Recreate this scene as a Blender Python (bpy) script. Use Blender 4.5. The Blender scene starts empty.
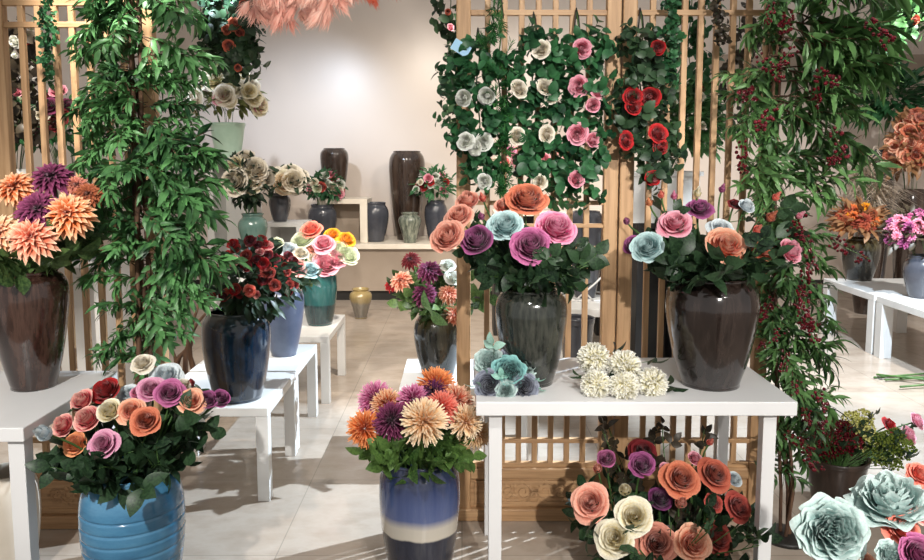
import bpy, math, random
from math import sin, cos, pi, radians, sqrt
from mathutils import Vector, Matrix, Quaternion

random.seed(7)
SC = bpy.context.scene
COL = SC.collection
# ------------------------------------------------------------------ camera model
F, CX, PITCH, HOR, H = 780.0, 462.0, radians(6), 161.0, 1.69
CYP = HOR + F * math.tan(PITCH)


def ray(px, py):
    u, v = (px - CX) / F, (py - CYP) / F
    return Vector((u, cos(PITCH) - v * sin(PITCH), -sin(PITCH) - v * cos(PITCH)))


def at(px, py, Y):
    d = ray(px, py)
    return Vector((0, 0, H)) + d * (Y / d.y)


def gnd(px, py, z=0.0):
    d = ray(px, py)
    return Vector((0, 0, H)) + d * ((z - H) / d.z)


def psize(px, Y):
    return px * Y / F


cam_d = bpy.data.cameras.new('camera')
cam = bpy.data.objects.new('camera', cam_d)
COL.objects.link(cam)
cam.location = (0, 0, H)
cam.rotation_euler = (pi / 2 - PITCH, 0, 0)
cam_d.sensor_fit = 'HORIZONTAL'
cam_d.sensor_width = 36
cam_d.lens = F / 924 * 36
cam_d.shift_y = -(280 - CYP) / 924
cam_d.clip_start = 0.05
SC.camera = cam


# ------------------------------------------------------------------ materials
def lin(c):
    out = []
    for x in c[:3]:
        x = x / 255.0
        out.append(x / 12.92 if x <= .04045 else ((x + .055) / 1.055) ** 2.4)
    return (*out, 1)


def newmat(name):
    m = bpy.data.materials.new(name)
    m.use_nodes = True
    nt = m.node_tree
    b = nt.nodes['Principled BSDF']
    return m, nt, b


def noise(nt, scale=5, detail=3, mapping=None, coord='Object', rough=.5):
    tc = nt.nodes.new('ShaderNodeTexCoord')
    n = nt.nodes.new('ShaderNodeTexNoise')
    n.inputs['Scale'].default_value = scale
    n.inputs['Detail'].default_value = detail
    n.inputs['Roughness'].default_value = rough
    if mapping:
        mp = nt.nodes.new('ShaderNodeMapping')
        mp.inputs['Scale'].default_value = mapping
        nt.links.new(tc.outputs[coord], mp.inputs['Vector'])
        nt.links.new(mp.outputs['Vector'], n.inputs['Vector'])
    else:
        nt.links.new(tc.outputs[coord], n.inputs['Vector'])
    return n


def ramp(nt, stops, src=None, interp='LINEAR'):
    r = nt.nodes.new('ShaderNodeValToRGB')
    r.color_ramp.interpolation = interp
    e = r.color_ramp.elements
    while len(e) < len(stops):
        e.new(.5)
    for k, (p, c) in enumerate(stops):
        e[k].position = p
        e[k].color = lin(c)
    if src is not None:
        nt.links.new(src, r.inputs['Fac'])
    return r


def mixrgb(nt, fac, a, b, mode='MIX'):
    m = nt.nodes.new('ShaderNodeMix')
    m.data_type = 'RGBA'
    m.blend_type = mode
    for sock, val in ((m.inputs[0], fac), (m.inputs[6], a), (m.inputs[7], b)):
        if hasattr(val, 'links'):
            nt.links.new(val, sock)
        else:
            sock.default_value = val
    return m.outputs[2]


def bump(nt, b, src, strength=.2, dist=.01):
    n = nt.nodes.new('ShaderNodeBump')
    n.inputs['Strength'].default_value = strength
    n.inputs['Distance'].default_value = dist
    nt.links.new(src, n.inputs['Height'])
    nt.links.new(n.outputs['Normal'], b.inputs['Normal'])


def plain(name, c1, c2=None, rough=.5, scale=8, mapping=None, spec=.4, bstr=0, coat=0, metal=0):
    m, nt, b = newmat(name)
    n = noise(nt, scale, 4, mapping)
    r = ramp(nt, [(.3, c1), (.7, c2 or c1)], n.outputs['Fac'])
    nt.links.new(r.outputs['Color'], b.inputs['Base Color'])
    b.inputs['Roughness'].default_value = rough
    b.inputs['Specular IOR Level'].default_value = spec
    b.inputs['Coat Weight'].default_value = coat
    b.inputs['Coat Roughness'].default_value = .08
    b.inputs['Metallic'].default_value = metal
    if bstr:
        bump(nt, b, n.outputs['Fac'], bstr)
    return m


def petal(name, inner, outer, edge, streak=.12):
    m, nt, b = newmat(name)
    la = nt.nodes.new('ShaderNodeAttribute'); la.attribute_name = 'lay'
    ea = nt.nodes.new('ShaderNodeAttribute'); ea.attribute_name = 'edg'
    mm = nt.nodes.new('ShaderNodeMath'); mm.operation = 'POWER'; mm.inputs[1].default_value = 2.0
    nt.links.new(ea.outputs['Fac'], mm.inputs[0])
    ml = nt.nodes.new('ShaderNodeMath'); ml.operation = 'MULTIPLY_ADD'; ml.inputs[1].default_value = .42; ml.use_clamp = True
    nt.links.new(la.outputs['Fac'], ml.inputs[0]); mk = nt.nodes.new('ShaderNodeMath'); mk.operation = 'MULTIPLY'; mk.inputs[1].default_value = .7
    nt.links.new(mm.outputs[0], mk.inputs[0]); nt.links.new(mk.outputs[0], ml.inputs[2])
    base = mixrgb(nt, ml.outputs[0], lin(inner), lin(outer))
    er = nt.nodes.new('ShaderNodeMapRange')
    er.inputs[1].default_value = .62
    er.inputs[2].default_value = 1.0
    nt.links.new(ea.outputs['Fac'], er.inputs[0])
    c = mixrgb(nt, er.outputs[0], base, lin(edge))
    n = noise(nt, 9, 3)
    rr = ramp(nt, [(.3, (215, 215, 215)), (.7, (255, 255, 255))], n.outputs['Fac'])
    c = mixrgb(nt, .6, c, rr.outputs['Color'], 'MULTIPLY')
    nt.links.new(c, b.inputs['Base Color'])
    b.inputs['Roughness'].default_value = .65
    b.inputs['Specular IOR Level'].default_value = .2
    b.inputs['Sheen Weight'].default_value = .15
    bump(nt, b, n.outputs['Fac'], .15, .05)
    tr = nt.nodes.new('ShaderNodeBsdfTranslucent')
    nt.links.new(c, tr.inputs['Color'])
    ms = nt.nodes.new('ShaderNodeMixShader')
    ms.inputs[0].default_value = .14
    out = nt.nodes['Material Output']
    nt.links.new(b.outputs[0], ms.inputs[1])
    nt.links.new(tr.outputs[0], ms.inputs[2])
    nt.links.new(ms.outputs[0], out.inputs['Surface'])
    return m


def leafmat(name, dark, light, back=None, rough=.42):
    m, nt, b = newmat(name)
    n = noise(nt, 14, 2)
    oi = nt.nodes.new('ShaderNodeObjectInfo')
    add = nt.nodes.new('ShaderNodeMath'); add.operation = 'MULTIPLY_ADD'
    add.inputs[1].default_value = .35
    nt.links.new(oi.outputs['Random'], add.inputs[0])
    nt.links.new(n.outputs['Fac'], add.inputs[2])
    r = ramp(nt, [(.4, dark), (.85, light)], add.outputs[0])
    ea = nt.nodes.new('ShaderNodeAttribute'); ea.attribute_name = 'edg'   # midrib
    er = nt.nodes.new('ShaderNodeMapRange')
    er.inputs[1].default_value = .0
    er.inputs[2].default_value = .12
    er.inputs[3].default_value = .35
    er.inputs[4].default_value = 0
    nt.links.new(ea.outputs['Fac'], er.inputs[0])
    c = mixrgb(nt, er.outputs[0], r.outputs['Color'], lin(light))
    nt.links.new(c, b.inputs['Base Color'])
    b.inputs['Roughness'].default_value = rough
    b.inputs['Specular IOR Level'].default_value = .35
    tr = nt.nodes.new('ShaderNodeBsdfTranslucent')
    nt.links.new(c, tr.inputs['Color'])
    ms = nt.nodes.new('ShaderNodeMixShader')
    ms.inputs[0].default_value = .2
    out = nt.nodes['Material Output']
    nt.links.new(b.outputs[0], ms.inputs[1])
    nt.links.new(tr.outputs[0], ms.inputs[2])
    nt.links.new(ms.outputs[0], out.inputs['Surface'])
    return m


def glaze(name, stops, bands=None, rough=.14, streak=(14, 14, 1.4), wob=.06, coat=.6, interp='LINEAR', fac=.5, scale=1.6, bstr=.12):
    """streaked ceramic glaze; bands = colours by height"""
    m, nt, b = newmat(name)
    n = noise(nt, scale, 6, streak, rough=.65)
    r = ramp(nt, stops, n.outputs['Fac'])
    c = r.outputs['Color']
    if bands:
        tc = nt.nodes.new('ShaderNodeTexCoord')
        sx = nt.nodes.new('ShaderNodeSeparateXYZ')
        nt.links.new(tc.outputs['Generated'], sx.inputs[0])
        n2 = noise(nt, 1.6, 3, (5, 5, .6))
        ma = nt.nodes.new('ShaderNodeMath'); ma.operation = 'MULTIPLY_ADD'
        ma.inputs[1].default_value = wob * 2
        nt.links.new(n2.outputs['Fac'], ma.inputs[0])
        sb = nt.nodes.new('ShaderNodeMath'); sb.operation = 'SUBTRACT'
        nt.links.new(sx.outputs['Z'], sb.inputs[0])
        sb.inputs[1].default_value = wob
        nt.links.new(sb.outputs[0], ma.inputs[2])
        rb = ramp(nt, bands, ma.outputs[0], interp)
        c = mixrgb(nt, fac, rb.outputs['Color'], c)
    nt.links.new(c, b.inputs['Base Color'])
    b.inputs['Roughness'].default_value = rough
    b.inputs['Specular IOR Level'].default_value = .5
    b.inputs['Coat Weight'].default_value = coat
    b.inputs['Coat Roughness'].default_value = .06
    bump(nt, b, n.outputs['Fac'], bstr, .01)
    return m


def wood(name, axis):
    mp = [22, 22, 22]
    mp[axis] = 1.2
    m, nt, b = newmat(name)
    n = noise(nt, 2.2, 6, tuple(mp), rough=.6)
    r = ramp(nt, [(.25, (146, 110, 76)), (.5, (180, 142, 102)), (.75, (200, 164, 124))], n.outputs['Fac'])
    nt.links.new(r.outputs['Color'], b.inputs['Base Color'])
    b.inputs['Roughness'].default_value = .55
    bump(nt, b, n.outputs['Fac'], .12, .004)
    return m


W_Z, W_X = wood('pine_upright', 2), wood('pine_rail', 0)
WHITE = plain('white_lacquer', (214, 214, 214), (222, 222, 222), .4, 3)
WHITE_OLD = plain('white_laminate', (208, 208, 206), (220, 220, 218), .35, 4)
CREAM = plain('cream_paint', (226, 216, 200), (236, 228, 214), .5, 3)
TAUPE = plain('taupe_paint', (150, 136, 122), (160, 146, 132), .6, 3)
BLACK = plain('black_paint', (28, 26, 25), (40, 38, 36), .5, 6)
STEM = plain('green_stem', (52, 84, 40), (80, 112, 58), .5, 20)
BARK = plain('brown_bark', (58, 40, 30), (104, 76, 56), .85, 14, (3, 3, .6), bstr=.6)
CARD = plain('price_card', (232, 238, 244), (240, 244, 248), .5)
BLUECARD = plain('blue_price_card', (160, 205, 235), (175, 215, 240), .5)

L_ROSE = leafmat('rose_leaf_green', (18, 36, 25), (56, 82, 54))
L_IVY = leafmat('ivy_leaf_green', (16, 50, 32), (58, 112, 68))
L_TREE = leafmat('tree_leaf_green', (18, 50, 28), (90, 140, 82))
L_TREE2 = leafmat('berry_tree_leaf_green', (22, 52, 26), (96, 136, 78))
L_DAHL = leafmat('dahlia_leaf_green', (38, 62, 34), (94, 118, 66))
L_MUM = leafmat('mum_leaf_green', (40, 72, 32), (98, 130, 66))
L_DARK = leafmat('dark_purple_leaf', (34, 30, 28), (70, 62, 48))
L_TEAL = leafmat('teal_leaf', (120, 176, 160), (170, 208, 194))
L_OLIVE = leafmat('olive_leaf', (70, 84, 46), (136, 142, 86))
L_CYP = leafmat('cypress_green', (22, 70, 34), (64, 122, 60))
L_BROWN = leafmat('brown_leaf', (96, 62, 44), (168, 128, 90))
L_PAMP = leafmat('pampas_beige', (186, 170, 150), (226, 214, 198))
L_BLOSSOM = leafmat('blush_pink_blossom', (246, 184, 170), (253, 218, 206))
L_CORAL = leafmat('coral_blossom', (222, 104, 78), (240, 140, 110))

PET = {}
for k, v in {
    'salmon': ((208, 96, 74), (234, 154, 130), (246, 186, 164)),
    'coralpink': ((214, 64, 84), (236, 118, 124), (252, 206, 190)),
    'peach': ((226, 92, 72), (240, 160, 124), (248, 196, 166)),
    'peachyellow': ((232, 130, 80), (244, 176, 120), (244, 170, 120)),
    'burntorange': ((150, 54, 32), (204, 104, 72), (222, 136, 104)),
    'rust': ((120, 34, 26), (178, 80, 60), (204, 112, 88)),
    'rustred': ((120, 28, 26), (176, 66, 58), (194, 92, 80)),
    'dustyrose': ((150, 66, 52), (206, 128, 106), (218, 150, 130)),
    'cream': ((226, 206, 130), (242, 232, 198), (246, 240, 220)),
    'ivory': ((216, 202, 168), (236, 226, 206), (244, 238, 224)),
    'white': ((206, 212, 190), (232, 234, 224), (242, 243, 238)),
    'bluewhite': ((190, 206, 214), (216, 228, 234), (232, 240, 242)),
    'mint': ((104, 152, 156), (170, 206, 206), (206, 230, 230)),
    'teal': ((132, 174, 170), (186, 214, 210), (214, 232, 228)),
    'tealdark': ((34, 30, 48), (110, 176, 176), (150, 204, 200)),
    'greydark': ((22, 20, 32), (120, 124, 146), (160, 166, 180)),
    'pink': ((190, 30, 100), (226, 104, 152), (246, 178, 204)),
    'softpink': ((214, 78, 110), (236, 142, 164), (248, 188, 202)),
    'magenta': ((84, 20, 58), (170, 70, 126), (206, 122, 168)),
    'mauve': ((168, 52, 106), (214, 130, 170), (234, 176, 200)),
    'purple': ((66, 18, 52), (136, 54, 106), (178, 98, 150)),
    'deeppurple': ((48, 14, 46), (104, 36, 88), (130, 62, 112)),
    'plum': ((58, 12, 40), (112, 34, 74), (150, 72, 112)),
    'maroon': ((58, 8, 14), (110, 22, 30), (130, 36, 42)),
    'red': ((110, 8, 16), (176, 24, 32), (196, 44, 46)),
    'coral': ((226, 70, 56), (244, 120, 100), (250, 160, 140)),
    'orange': ((214, 88, 30), (238, 136, 70), (248, 170, 110)),
    'orangepeach': ((190, 74, 28), (230, 136, 74), (252, 216, 176)),
    'palepeach': ((222, 132, 90), (246, 196, 150), (252, 222, 190)),
    'creampeach': ((238, 178, 118), (250, 218, 172), (252, 234, 204)),
    'corallight': ((196, 70, 46), (234, 140, 104), (252, 216, 186)),
    'beige': ((214, 158, 104), (238, 200, 150), (246, 222, 184)),
    'pinkmum': ((160, 34, 96), (206, 92, 146), (236, 160, 196)),
    'mumwhite': ((240, 232, 186), (248, 244, 222), (252, 251, 244)),
    'marigold': ((226, 132, 10), (246, 170, 30), (250, 190, 60)),
    'palegreen': ((196, 214, 160), (224, 234, 200), (238, 244, 222)),
    'brownrust': ((120, 54, 30), (160, 84, 50), (186, 110, 76)),
    'berry': ((92, 10, 24), (120, 18, 34), (140, 30, 44)),
}.items():
    PET[k] = petal('petals_' + k, *v)


def berrymat(name, c1, c2):
    return plain(name, c1, c2, .25, 30, spec=.5)


B_RED = berrymat('dark_red_berries', (66, 10, 20), (112, 20, 34))
B_YEL = berrymat('yellow_green_berries', (206, 206, 110), (232, 226, 150))
B_GRN = berrymat('green_berries', (96, 118, 46), (140, 156, 70))


# ------------------------------------------------------------------ mesh helpers
class G:
    def __init__(s):
        s.v, s.f, s.mi, s.lay, s.edg = [], [], [], [], []

    def pt(s, p, lay=0., edg=.5):
        s.v.append(tuple(p)); s.lay.append(lay); s.edg.append(edg)
        return len(s.v) - 1

    def face(s, idx, m=0):
        s.f.append(tuple(idx)); s.mi.append(m)

    def grid(s, rows, m=0):
        for a, b in zip(rows, rows[1:]):
            for k in range(len(a) - 1):
                s.face((a[k], a[k + 1], b[k + 1], b[k]), m)

    def box(s, lo, hi, m=0, bev=0.0):
        x0, y0, z0 = lo; x1, y1, z1 = hi
        i = [s.pt(p) for p in ((x0, y0, z0), (x1, y0, z0), (x1, y1, z0), (x0, y1, z0), (x0, y0, z1), (x1, y0, z1), (x1, y1, z1), (x0, y1, z1))]
        for q in ((0, 3, 2, 1), (4, 5, 6, 7), (0, 1, 5, 4), (1, 2, 6, 5), (2, 3, 7, 6), (3, 0, 4, 7)):
            s.face([i[k] for k in q], m)

    def tube(s, pts, r0, r1=None, n=6, m=0, cap=True):
        r1 = r0 if r1 is None else r1
        pts = [Vector(p) for p in pts]
        rows = []
        nrm = None
        for k, p in enumerate(pts):
            t = (pts[min(k + 1, len(pts) - 1)] - pts[max(k - 1, 0)])
            if t.length < 1e-9: t = Vector((0, 0, 1))
            t.normalize()
            if nrm is None:
                nrm = t.orthogonal().normalized()
            else:
                nrm = (nrm - t * nrm.dot(t))
                nrm = nrm.normalized() if nrm.length > 1e-6 else t.orthogonal().normalized()
            bn = t.cross(nrm)
            r = r0 + (r1 - r0) * k / (len(pts) - 1)
            row = [s.pt(p + (nrm * cos(2 * pi * j / n) + bn * sin(2 * pi * j / n)) * r) for j in range(n)]
            rows.append(row + [row[0]])
        s.grid(rows, m)
        if cap:
            s.face(rows[0][:-1][::-1], m); s.face(rows[-1][:-1], m)

    def ball(s, c, r, m=0, n=6, k=4, lay=0.):
        c = Vector(c)
        top = s.pt(c + Vector((0, 0, r)), lay); bot = s.pt(c - Vector((0, 0, r)), lay)
        rows = []
        for i in range(1, k):
            th = pi * i / k
            row = [s.pt(c + Vector((r * sin(th) * cos(2 * pi * j / n), r * sin(th) * sin(2 * pi * j / n), r * cos(th))), lay) for j in range(n)]
            rows.append(row + [row[0]])
        s.grid(rows, m)
        for j in range(n):
            s.face((top, rows[0][j], rows[0][j + 1]), m)
            s.face((bot, rows[-1][j + 1], rows[-1][j]), m)

    def leaf(s, o, d, up, L, W, droop=.2, fold=.25, nseg=4, m=0, tip=1.0, roll=0, peak=.45):
        """leaf blade: midrib from o along d, curling down by droop, folded along the midrib"""
        o = Vector(o); d = Vector(d).normalized(); up = Vector(up)
        sd = d.cross(up)
        if sd.length < 1e-5: sd = d.orthogonal()
        sd.normalize()
        up = sd.cross(d).normalized()
        if roll:
            q = Quaternion(d, roll); sd = q @ sd; up = q @ up
        rows = []
        ex = math.log(.5) / math.log(peak)
        for k in range(nseg + 1):
            t = k / nseg
            w = W * .5 * (max(0, sin(pi * min(1, max(t, .02)) ** ex))) ** tip
            if k == nseg: w = W * .02
            c = o + d * (L * (t - droop * .25 * t * t)) - up * (droop * L * t * t)
            e = up * (fold * w)
            rows.append([s.pt(c + sd * w + e, 0, 1), s.pt(c, 0, 0), s.pt(c - sd * w + e, 0, 1)])
        s.grid(rows, m)

    def mesh(s, name, mats=(), smooth=True):
        me = bpy.data.meshes.new(name)
        me.from_pydata(s.v, [], s.f)
        for mm in mats: me.materials.append(mm)
        me.polygons.foreach_set('material_index', s.mi)
        me.polygons.foreach_set('use_smooth', [smooth] * len(s.f))
        for nm, arr in (('lay', s.lay), ('edg', s.edg)):
            a = me.attributes.new(nm, 'FLOAT', 'POINT')
            a.data.foreach_set('value', arr)
        me.update()
        return me

    def obj(s, name, mats, parent=None, smooth=True, bev=0):
        if not isinstance(mats, (list, tuple)): mats = [mats]
        o = bpy.data.objects.new(name, s.mesh(name, mats, smooth))
        COL.objects.link(o)
        if parent is not None:
            o.parent = parent
        if bev:
            md = o.modifiers.new('bevel', 'BEVEL'); md.width = bev; md.segments = 2; md.limit_method = 'ANGLE'
        return o


def tag(o, label=None, cat=None, group=None, kind=None):
    if label: o['label'] = label
    if cat: o['category'] = cat
    if group: o['group'] = group
    if kind: o['kind'] = kind
    return o


def thing(name, label, cat, loc=(0, 0, 0), group=None, rz=0):
    o = bpy.data.objects.new(name, None)
    COL.objects.link(o)
    o.location = loc
    o.rotation_euler = (0, 0, rz)
    o.empty_display_size = .05
    return tag(o, label, cat, group)


def inst(name, me, parent, mat=None, loc=(0, 0, 0), rot=None, scale=1.0):
    """an object of its own that shares mesh data; material on the object"""
    o = bpy.data.objects.new(name, me)
    COL.objects.link(o)
    o.parent = parent
    o.location = loc
    if rot is not None:
        o.rotation_mode = 'QUATERNION'
        o.rotation_quaternion = rot
    o.scale = (scale,) * 3 if not isinstance(scale, (tuple, list)) else scale
    if mat is not None:
        o.material_slots[0].link = 'OBJECT'
        o.material_slots[0].material = mat
    return o


def facing(d, spin=0.0):
    d = Vector(d).normalized()
    return d.to_track_quat('Z', 'Y') @ Quaternion((0, 0, 1), spin)


R = random.Random(11)


def rnd(a, b):
    return R.uniform(a, b)


# ------------------------------------------------------------------ flower heads (unit size, facing +Z)
def rose_mesh(name, seed, layers=8, open_=1.0, ruffle=.015, nmax=5, tall=1.0, rmax=.72, nu=6, nv=7, wild=0.0, close=.1, freq=6, twist=.2, lip=.1, flat=0.0):
    """nested cupped petals whose rims spiral round the heart, the outer ones opening; radius about 1"""
    g = G(); r_ = random.Random(seed)
    off = 0
    for i in range(layers):
        f = i / (layers - 1)
        n = 2 if i == 0 else round(3 + (nmax - 3) * f)
        Ri = .085 + rmax * f ** 1.05
        off += 2.4 + r_.uniform(-.3, .3)
        op = max(0, (f - .55) / .45) ** 1.2 * open_
        for j in range(n):
            a0 = off + 2 * pi * j / n + r_.uniform(-.16, .16)
            ha = pi / n * (1.55 if i else 1.9)
            ph = r_.uniform(0, 6); lift = r_.uniform(-.08, .08); fl = r_.uniform(.7, 1.3)
            rows = []
            for b in range(nv + 1):
                v = b / nv
                row = []
                for a in range(nu + 1):
                    u = -1 + 2 * a / nu
                    vt = v * (1 - .2 * u * u)
                    r = Ri * (.3 + .7 * sin(min(1, vt * 1.4) * pi / 2)) * (1 + twist * u * (1 - .4 * f))
                    r *= 1 - close * (1 - f) * max(0, vt - .3) * 1.4
                    r += lip * (1 - u * u) * max(0, vt - .72) * 2.2 * (.35 + f)
                    r += op * fl * .55 * max(0, vt - .3) ** 1.6
                    top = (.42 + .06 * sin(pi * f)) * (1 - flat) + flat * .3 - .5 * f ** 2.6 + lift + ((.07 if i % 2 else -.05) if i else .02)
                    z = -.5 + (top + .5) * vt
                    z -= (op * fl * .9 + .12) * max(0, vt - .72) ** 1.4
                    rf = ruffle * (1 + wild * r_.random())
                    r += rf * sin(u * freq + ph) * v ** 2.5
                    z += rf * 1.3 * cos(u * freq * .8 + ph * 2) * v ** 2.5
                    z *= tall
                    ang = a0 + u * ha * (.5 + .5 * sin(pi * min(.98, .12 + vt * .62)))
                    row.append(g.pt((r * cos(ang), r * sin(ang), z), f, v))
                rows.append(row)
            g.grid(rows)
    return g.mesh(name, [None])


def dahlia_mesh(name, seed, counts=(5, 8, 11, 13, 14, 13), wide=.2, t0=8, t1=100, L0=.42, L1=1.0):
    g = G(); r_ = random.Random(seed)
    N = len(counts)
    for i, n in enumerate(counts):
        f = i / (N - 1)
        off = r_.uniform(0, 6)
        for j in range(n):
            az = off + 2 * pi * j / n + r_.uniform(-.12, .12)
            th = radians(t0 + (t1 - t0) * f ** .85 + r_.uniform(-6, 6))
            L = (L0 + (L1 - L0) * f ** .7) * r_.uniform(.88, 1.08)
            W = wide * (.7 + .5 * f) * r_.uniform(.85, 1.1)
            rad = Vector((cos(az), sin(az), 0)); tg = Vector((-sin(az), cos(az), 0))
            rows = []
            for b in range(6):
                v = b / 5
                tt = th - .35 + .55 * v
                # integrate direction
                dirn = rad * sin(tt) + Vector((0, 0, cos(tt)))
                c = dirn * (L * v) + rad * .05 + Vector((0, 0, -.12 * f))
                nr = rad * -cos(tt) + Vector((0, 0, sin(tt)))
                w = W * (sin(pi * (.12 + .88 * v) ** .9) * .95 + .03) if b < 5 else .004
                cup = .5 * w
                rows.append([g.pt(c + tg * w + nr * cup, f, v), g.pt(c, f, v * .9), g.pt(c - tg * w + nr * cup, f, v)])
            g.grid(rows)
    return g.mesh(name, [None])


def mum_mesh(name, seed, m=190, cap=112, W=.042, r0=.12):
    g = G(); r_ = random.Random(seed)
    ga = pi * (3 - sqrt(5))
    zc = cos(radians(cap))
    for k in range(m):
        z = 1 - (1 - zc) * (k + .5) / m
        f = k / m
        rr = sqrt(max(0, 1 - z * z)); az = ga * k + r_.uniform(-.15, .15)
        d = Vector((rr * cos(az), rr * sin(az), z)) + Vector((r_.uniform(-.1, .1),) * 3)
        d.normalize()
        L = (.72 + .26 * f ** .6) * r_.uniform(.86, 1.08)
        sd = d.cross(Vector((0, 0, 1)))
        sd = sd.normalized() if sd.length > 1e-3 else Vector((1, 0, 0))
        up = sd.cross(d)
        q = r_.uniform(-.14, .2)
        rows = []
        for b in range(5):
            v = b / 4
            c = d * (r0 + (L - r0) * v) + up * (q * v * v) * L
            w = W * (.75 + .5 * v) if b < 4 else W * .55
            e = d.cross(sd) * 0 + up * (w * .9)
            rows.append([g.pt(c + sd * w + e, f, v), g.pt(c, f, v), g.pt(c - sd * w + e, f, v)])
        g.grid(rows)
    return g.mesh(name, [None])


def pompom_mesh(name, seed, m=230):
    g = G(); r_ = random.Random(seed)
    ga = pi * (3 - sqrt(5))
    for k in range(m):
        z = 1 - 1.75 * (k + .5) / m
        f = k / m
        rr = sqrt(max(0, 1 - z * z)); az = ga * k
        d = Vector((rr * cos(az), rr * sin(az), z))
        sd = Vector((r_.uniform(-1, 1), r_.uniform(-1, 1), r_.uniform(-1, 1))).cross(d).normalized()
        up = sd.cross(d)
        L = r_.uniform(.86, 1.08); rows = []
        for b in range(5):
            v = b / 4
            c = d * (.4 + (L - .4) * v) + up * (.3 * v * v - .05)
            w = .058 * (.5 + .6 * v) if b < 4 else .035
            rows.append([g.pt(c + sd * w + d * w * .6, f, v), g.pt(c, f, v), g.pt(c - sd * w + d * w * .6, f, v)])
        g.grid(rows)
    return g.mesh(name, [None])


def sepal_mesh():
    g = G()
    for j in range(5):
        a = 2 * pi * j / 5
        g.leaf((.05 * cos(a), .05 * sin(a), -.5), (cos(a), sin(a), .35), (0, 0, 1), .62, .24, droop=-.35, nseg=3)
    g.ball((0, 0, -.56), .13, n=7, k=4)
    return g.mesh('calyx', [None])


MESH = {
    'rose': [rose_mesh('rose_bloom', s, 7, 1.0, .018, 4, lip=.14, nu=8) for s in (1, 2, 3)],
    'garden': [rose_mesh('garden_rose_bloom', s, 8, .75, .028, 6, .95, .76, close=.05, twist=.28, lip=.1, flat=.3, nu=8) for s in (4, 5, 6)],
    'cup': [rose_mesh('cupped_rose_bloom', s, 6, .45, .02, 4, 1.25, .72, lip=.15, nu=8) for s in (7, 8)],
    'bud': [rose_mesh('rose_bud', s, 4, .1, .01, 3, 1.9, .42, close=.5, lip=.05) for s in (9, 10)],
    'peony': [rose_mesh('peony_bloom', s, 10, .8, .055, 6, 1.0, .8, 16, 9, .4, 0, 6.5, .24, .1, .1) for s in (11, 12)],
    'dahlia': [dahlia_mesh('dahlia_bloom', s, (5, 8, 11, 13, 15, 16, 14), .17) for s in (13, 14)],
    'mum': [mum_mesh('mum_bloom', s, 260, 116, .036) for s in (15, 16)],
    'pompom': [pompom_mesh('pompom_bloom', 17, 760)],
    'small': [rose_mesh('small_bloom', s, 5, .9, .03, 5, .9, .72, 4, 4) for s in (18, 19)],
    'smalldahlia': [dahlia_mesh('small_dahlia_bloom', s, (5, 8, 11, 12)) for s in (20, 21)],
}
SEPAL = sepal_mesh()


def spray_mesh(seed, L=1.0, leaves=5, W=.42, droop=.3, lw=.55):
    """a petiole with ovate leaflets, unit length along +Z"""
    g = G(); r_ = random.Random(seed)
    pts = [Vector((.08 * sin(k * .9 + seed), -.06 * k * k / 16, L * .8 * k / 4)) for k in range(5)]
    g.tube(pts, .018, .01, 5, 1)
    for k in range(leaves):
        if k == 0:
            o, d = pts[4], Vector((0, -.3, 1))
        else:
            i = 4 - (k + 1) // 2
            o = pts[max(1, i)]
            sgn = 1 if k % 2 else -1
            d = Vector((sgn, -.2 + r_.uniform(-.4, .4), .55))
        g.leaf(o, d, (0, -1, .25), lw * r_.uniform(.85, 1.15), W * r_.uniform(.85, 1.1) * lw / .55, droop, .22, 5, 0, .8, r_.uniform(-.4, .4))
    return g.mesh('leaf_spray', [None, STEM])


SPRAY = [spray_mesh(s) for s in (1, 2, 3)]
SPRAY_L = [spray_mesh(s, 1, 3, .34, .35, .75) for s in (4, 5)]


# ------------------------------------------------------------------ vases
def smooth_profile(pts, n=36):
    """Catmull-Rom through (z, r)"""
    P = [pts[0]] + list(pts) + [pts[-1]]
    out = []
    segs = len(pts) - 1
    for s in range(segs):
        p0, p1, p2, p3 = P[s:s + 4]
        m = max(2, n // segs)
        for k in range(m):
            t = k / m
            o = []
            for a in range(2):
                o.append(.5 * ((2 * p1[a]) + (-p0[a] + p2[a]) * t + (2 * p0[a] - 5 * p1[a] + 4 * p2[a] - p3[a]) * t * t + (-p0[a] + 3 * p1[a] - 3 * p2[a] + p3[a]) * t ** 3))
            out.append(tuple(o))
    out.append(tuple(pts[-1]))
    return out


def lathe(g, prof, n=48, m=0, capb=False, capt=False, rib=0, lobes=0):
    rows = []
    for z, r in prof:
        row = []
        for j in range(n):
            a = 2 * pi * j / n
            rr = r * (1 + rib * cos(a * lobes)) if rib else r
            row.append(g.pt((rr * cos(a), rr * sin(a), z)))
        rows.append(row + [row[0]])
    g.grid(rows, m)
    if capb: g.face(rows[0][:-1][::-1], m)
    if capt: g.face(rows[-1][:-1], m)


PROF = {
    'shoulder': [(0, .63), (.05, .655), (.25, .8), (.5, .93), (.7, .995), (.8, 1), (.9, .955), (.96, .85), (1, .74)],
    'tall': [(0, .58), (.04, .6), (.25, .76), (.5, .9), (.74, .99), (.84, 1), (.92, .96), (.97, .86), (1, .74)],
    'jar': [(0, .62), (.05, .66), (.3, .84), (.55, .97), (.72, 1), (.86, .92), (.94, .78), (1, .78)],
    'urn': [(0, .55), (.08, .56), (.35, .74), (.6, .93), (.75, 1), (.86, .9), (.92, .72), (.95, .68), (1, .74)],
    'barrel': [(0, .66), (.1, .74), (.3, .87), (.55, .98), (.75, 1), (.88, .95), (.96, .82), (1, .8)],
    'jug': [(0, .68), (.05, .72), (.3, .88), (.6, .985), (.76, 1), (.88, .97), (.95, .89), (1, .8)],
    'pot': [(0, .7), (.1, .74), (.5, .88), (.9, .985), (.93, 1.03), (1, 1.03)],
}


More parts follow.
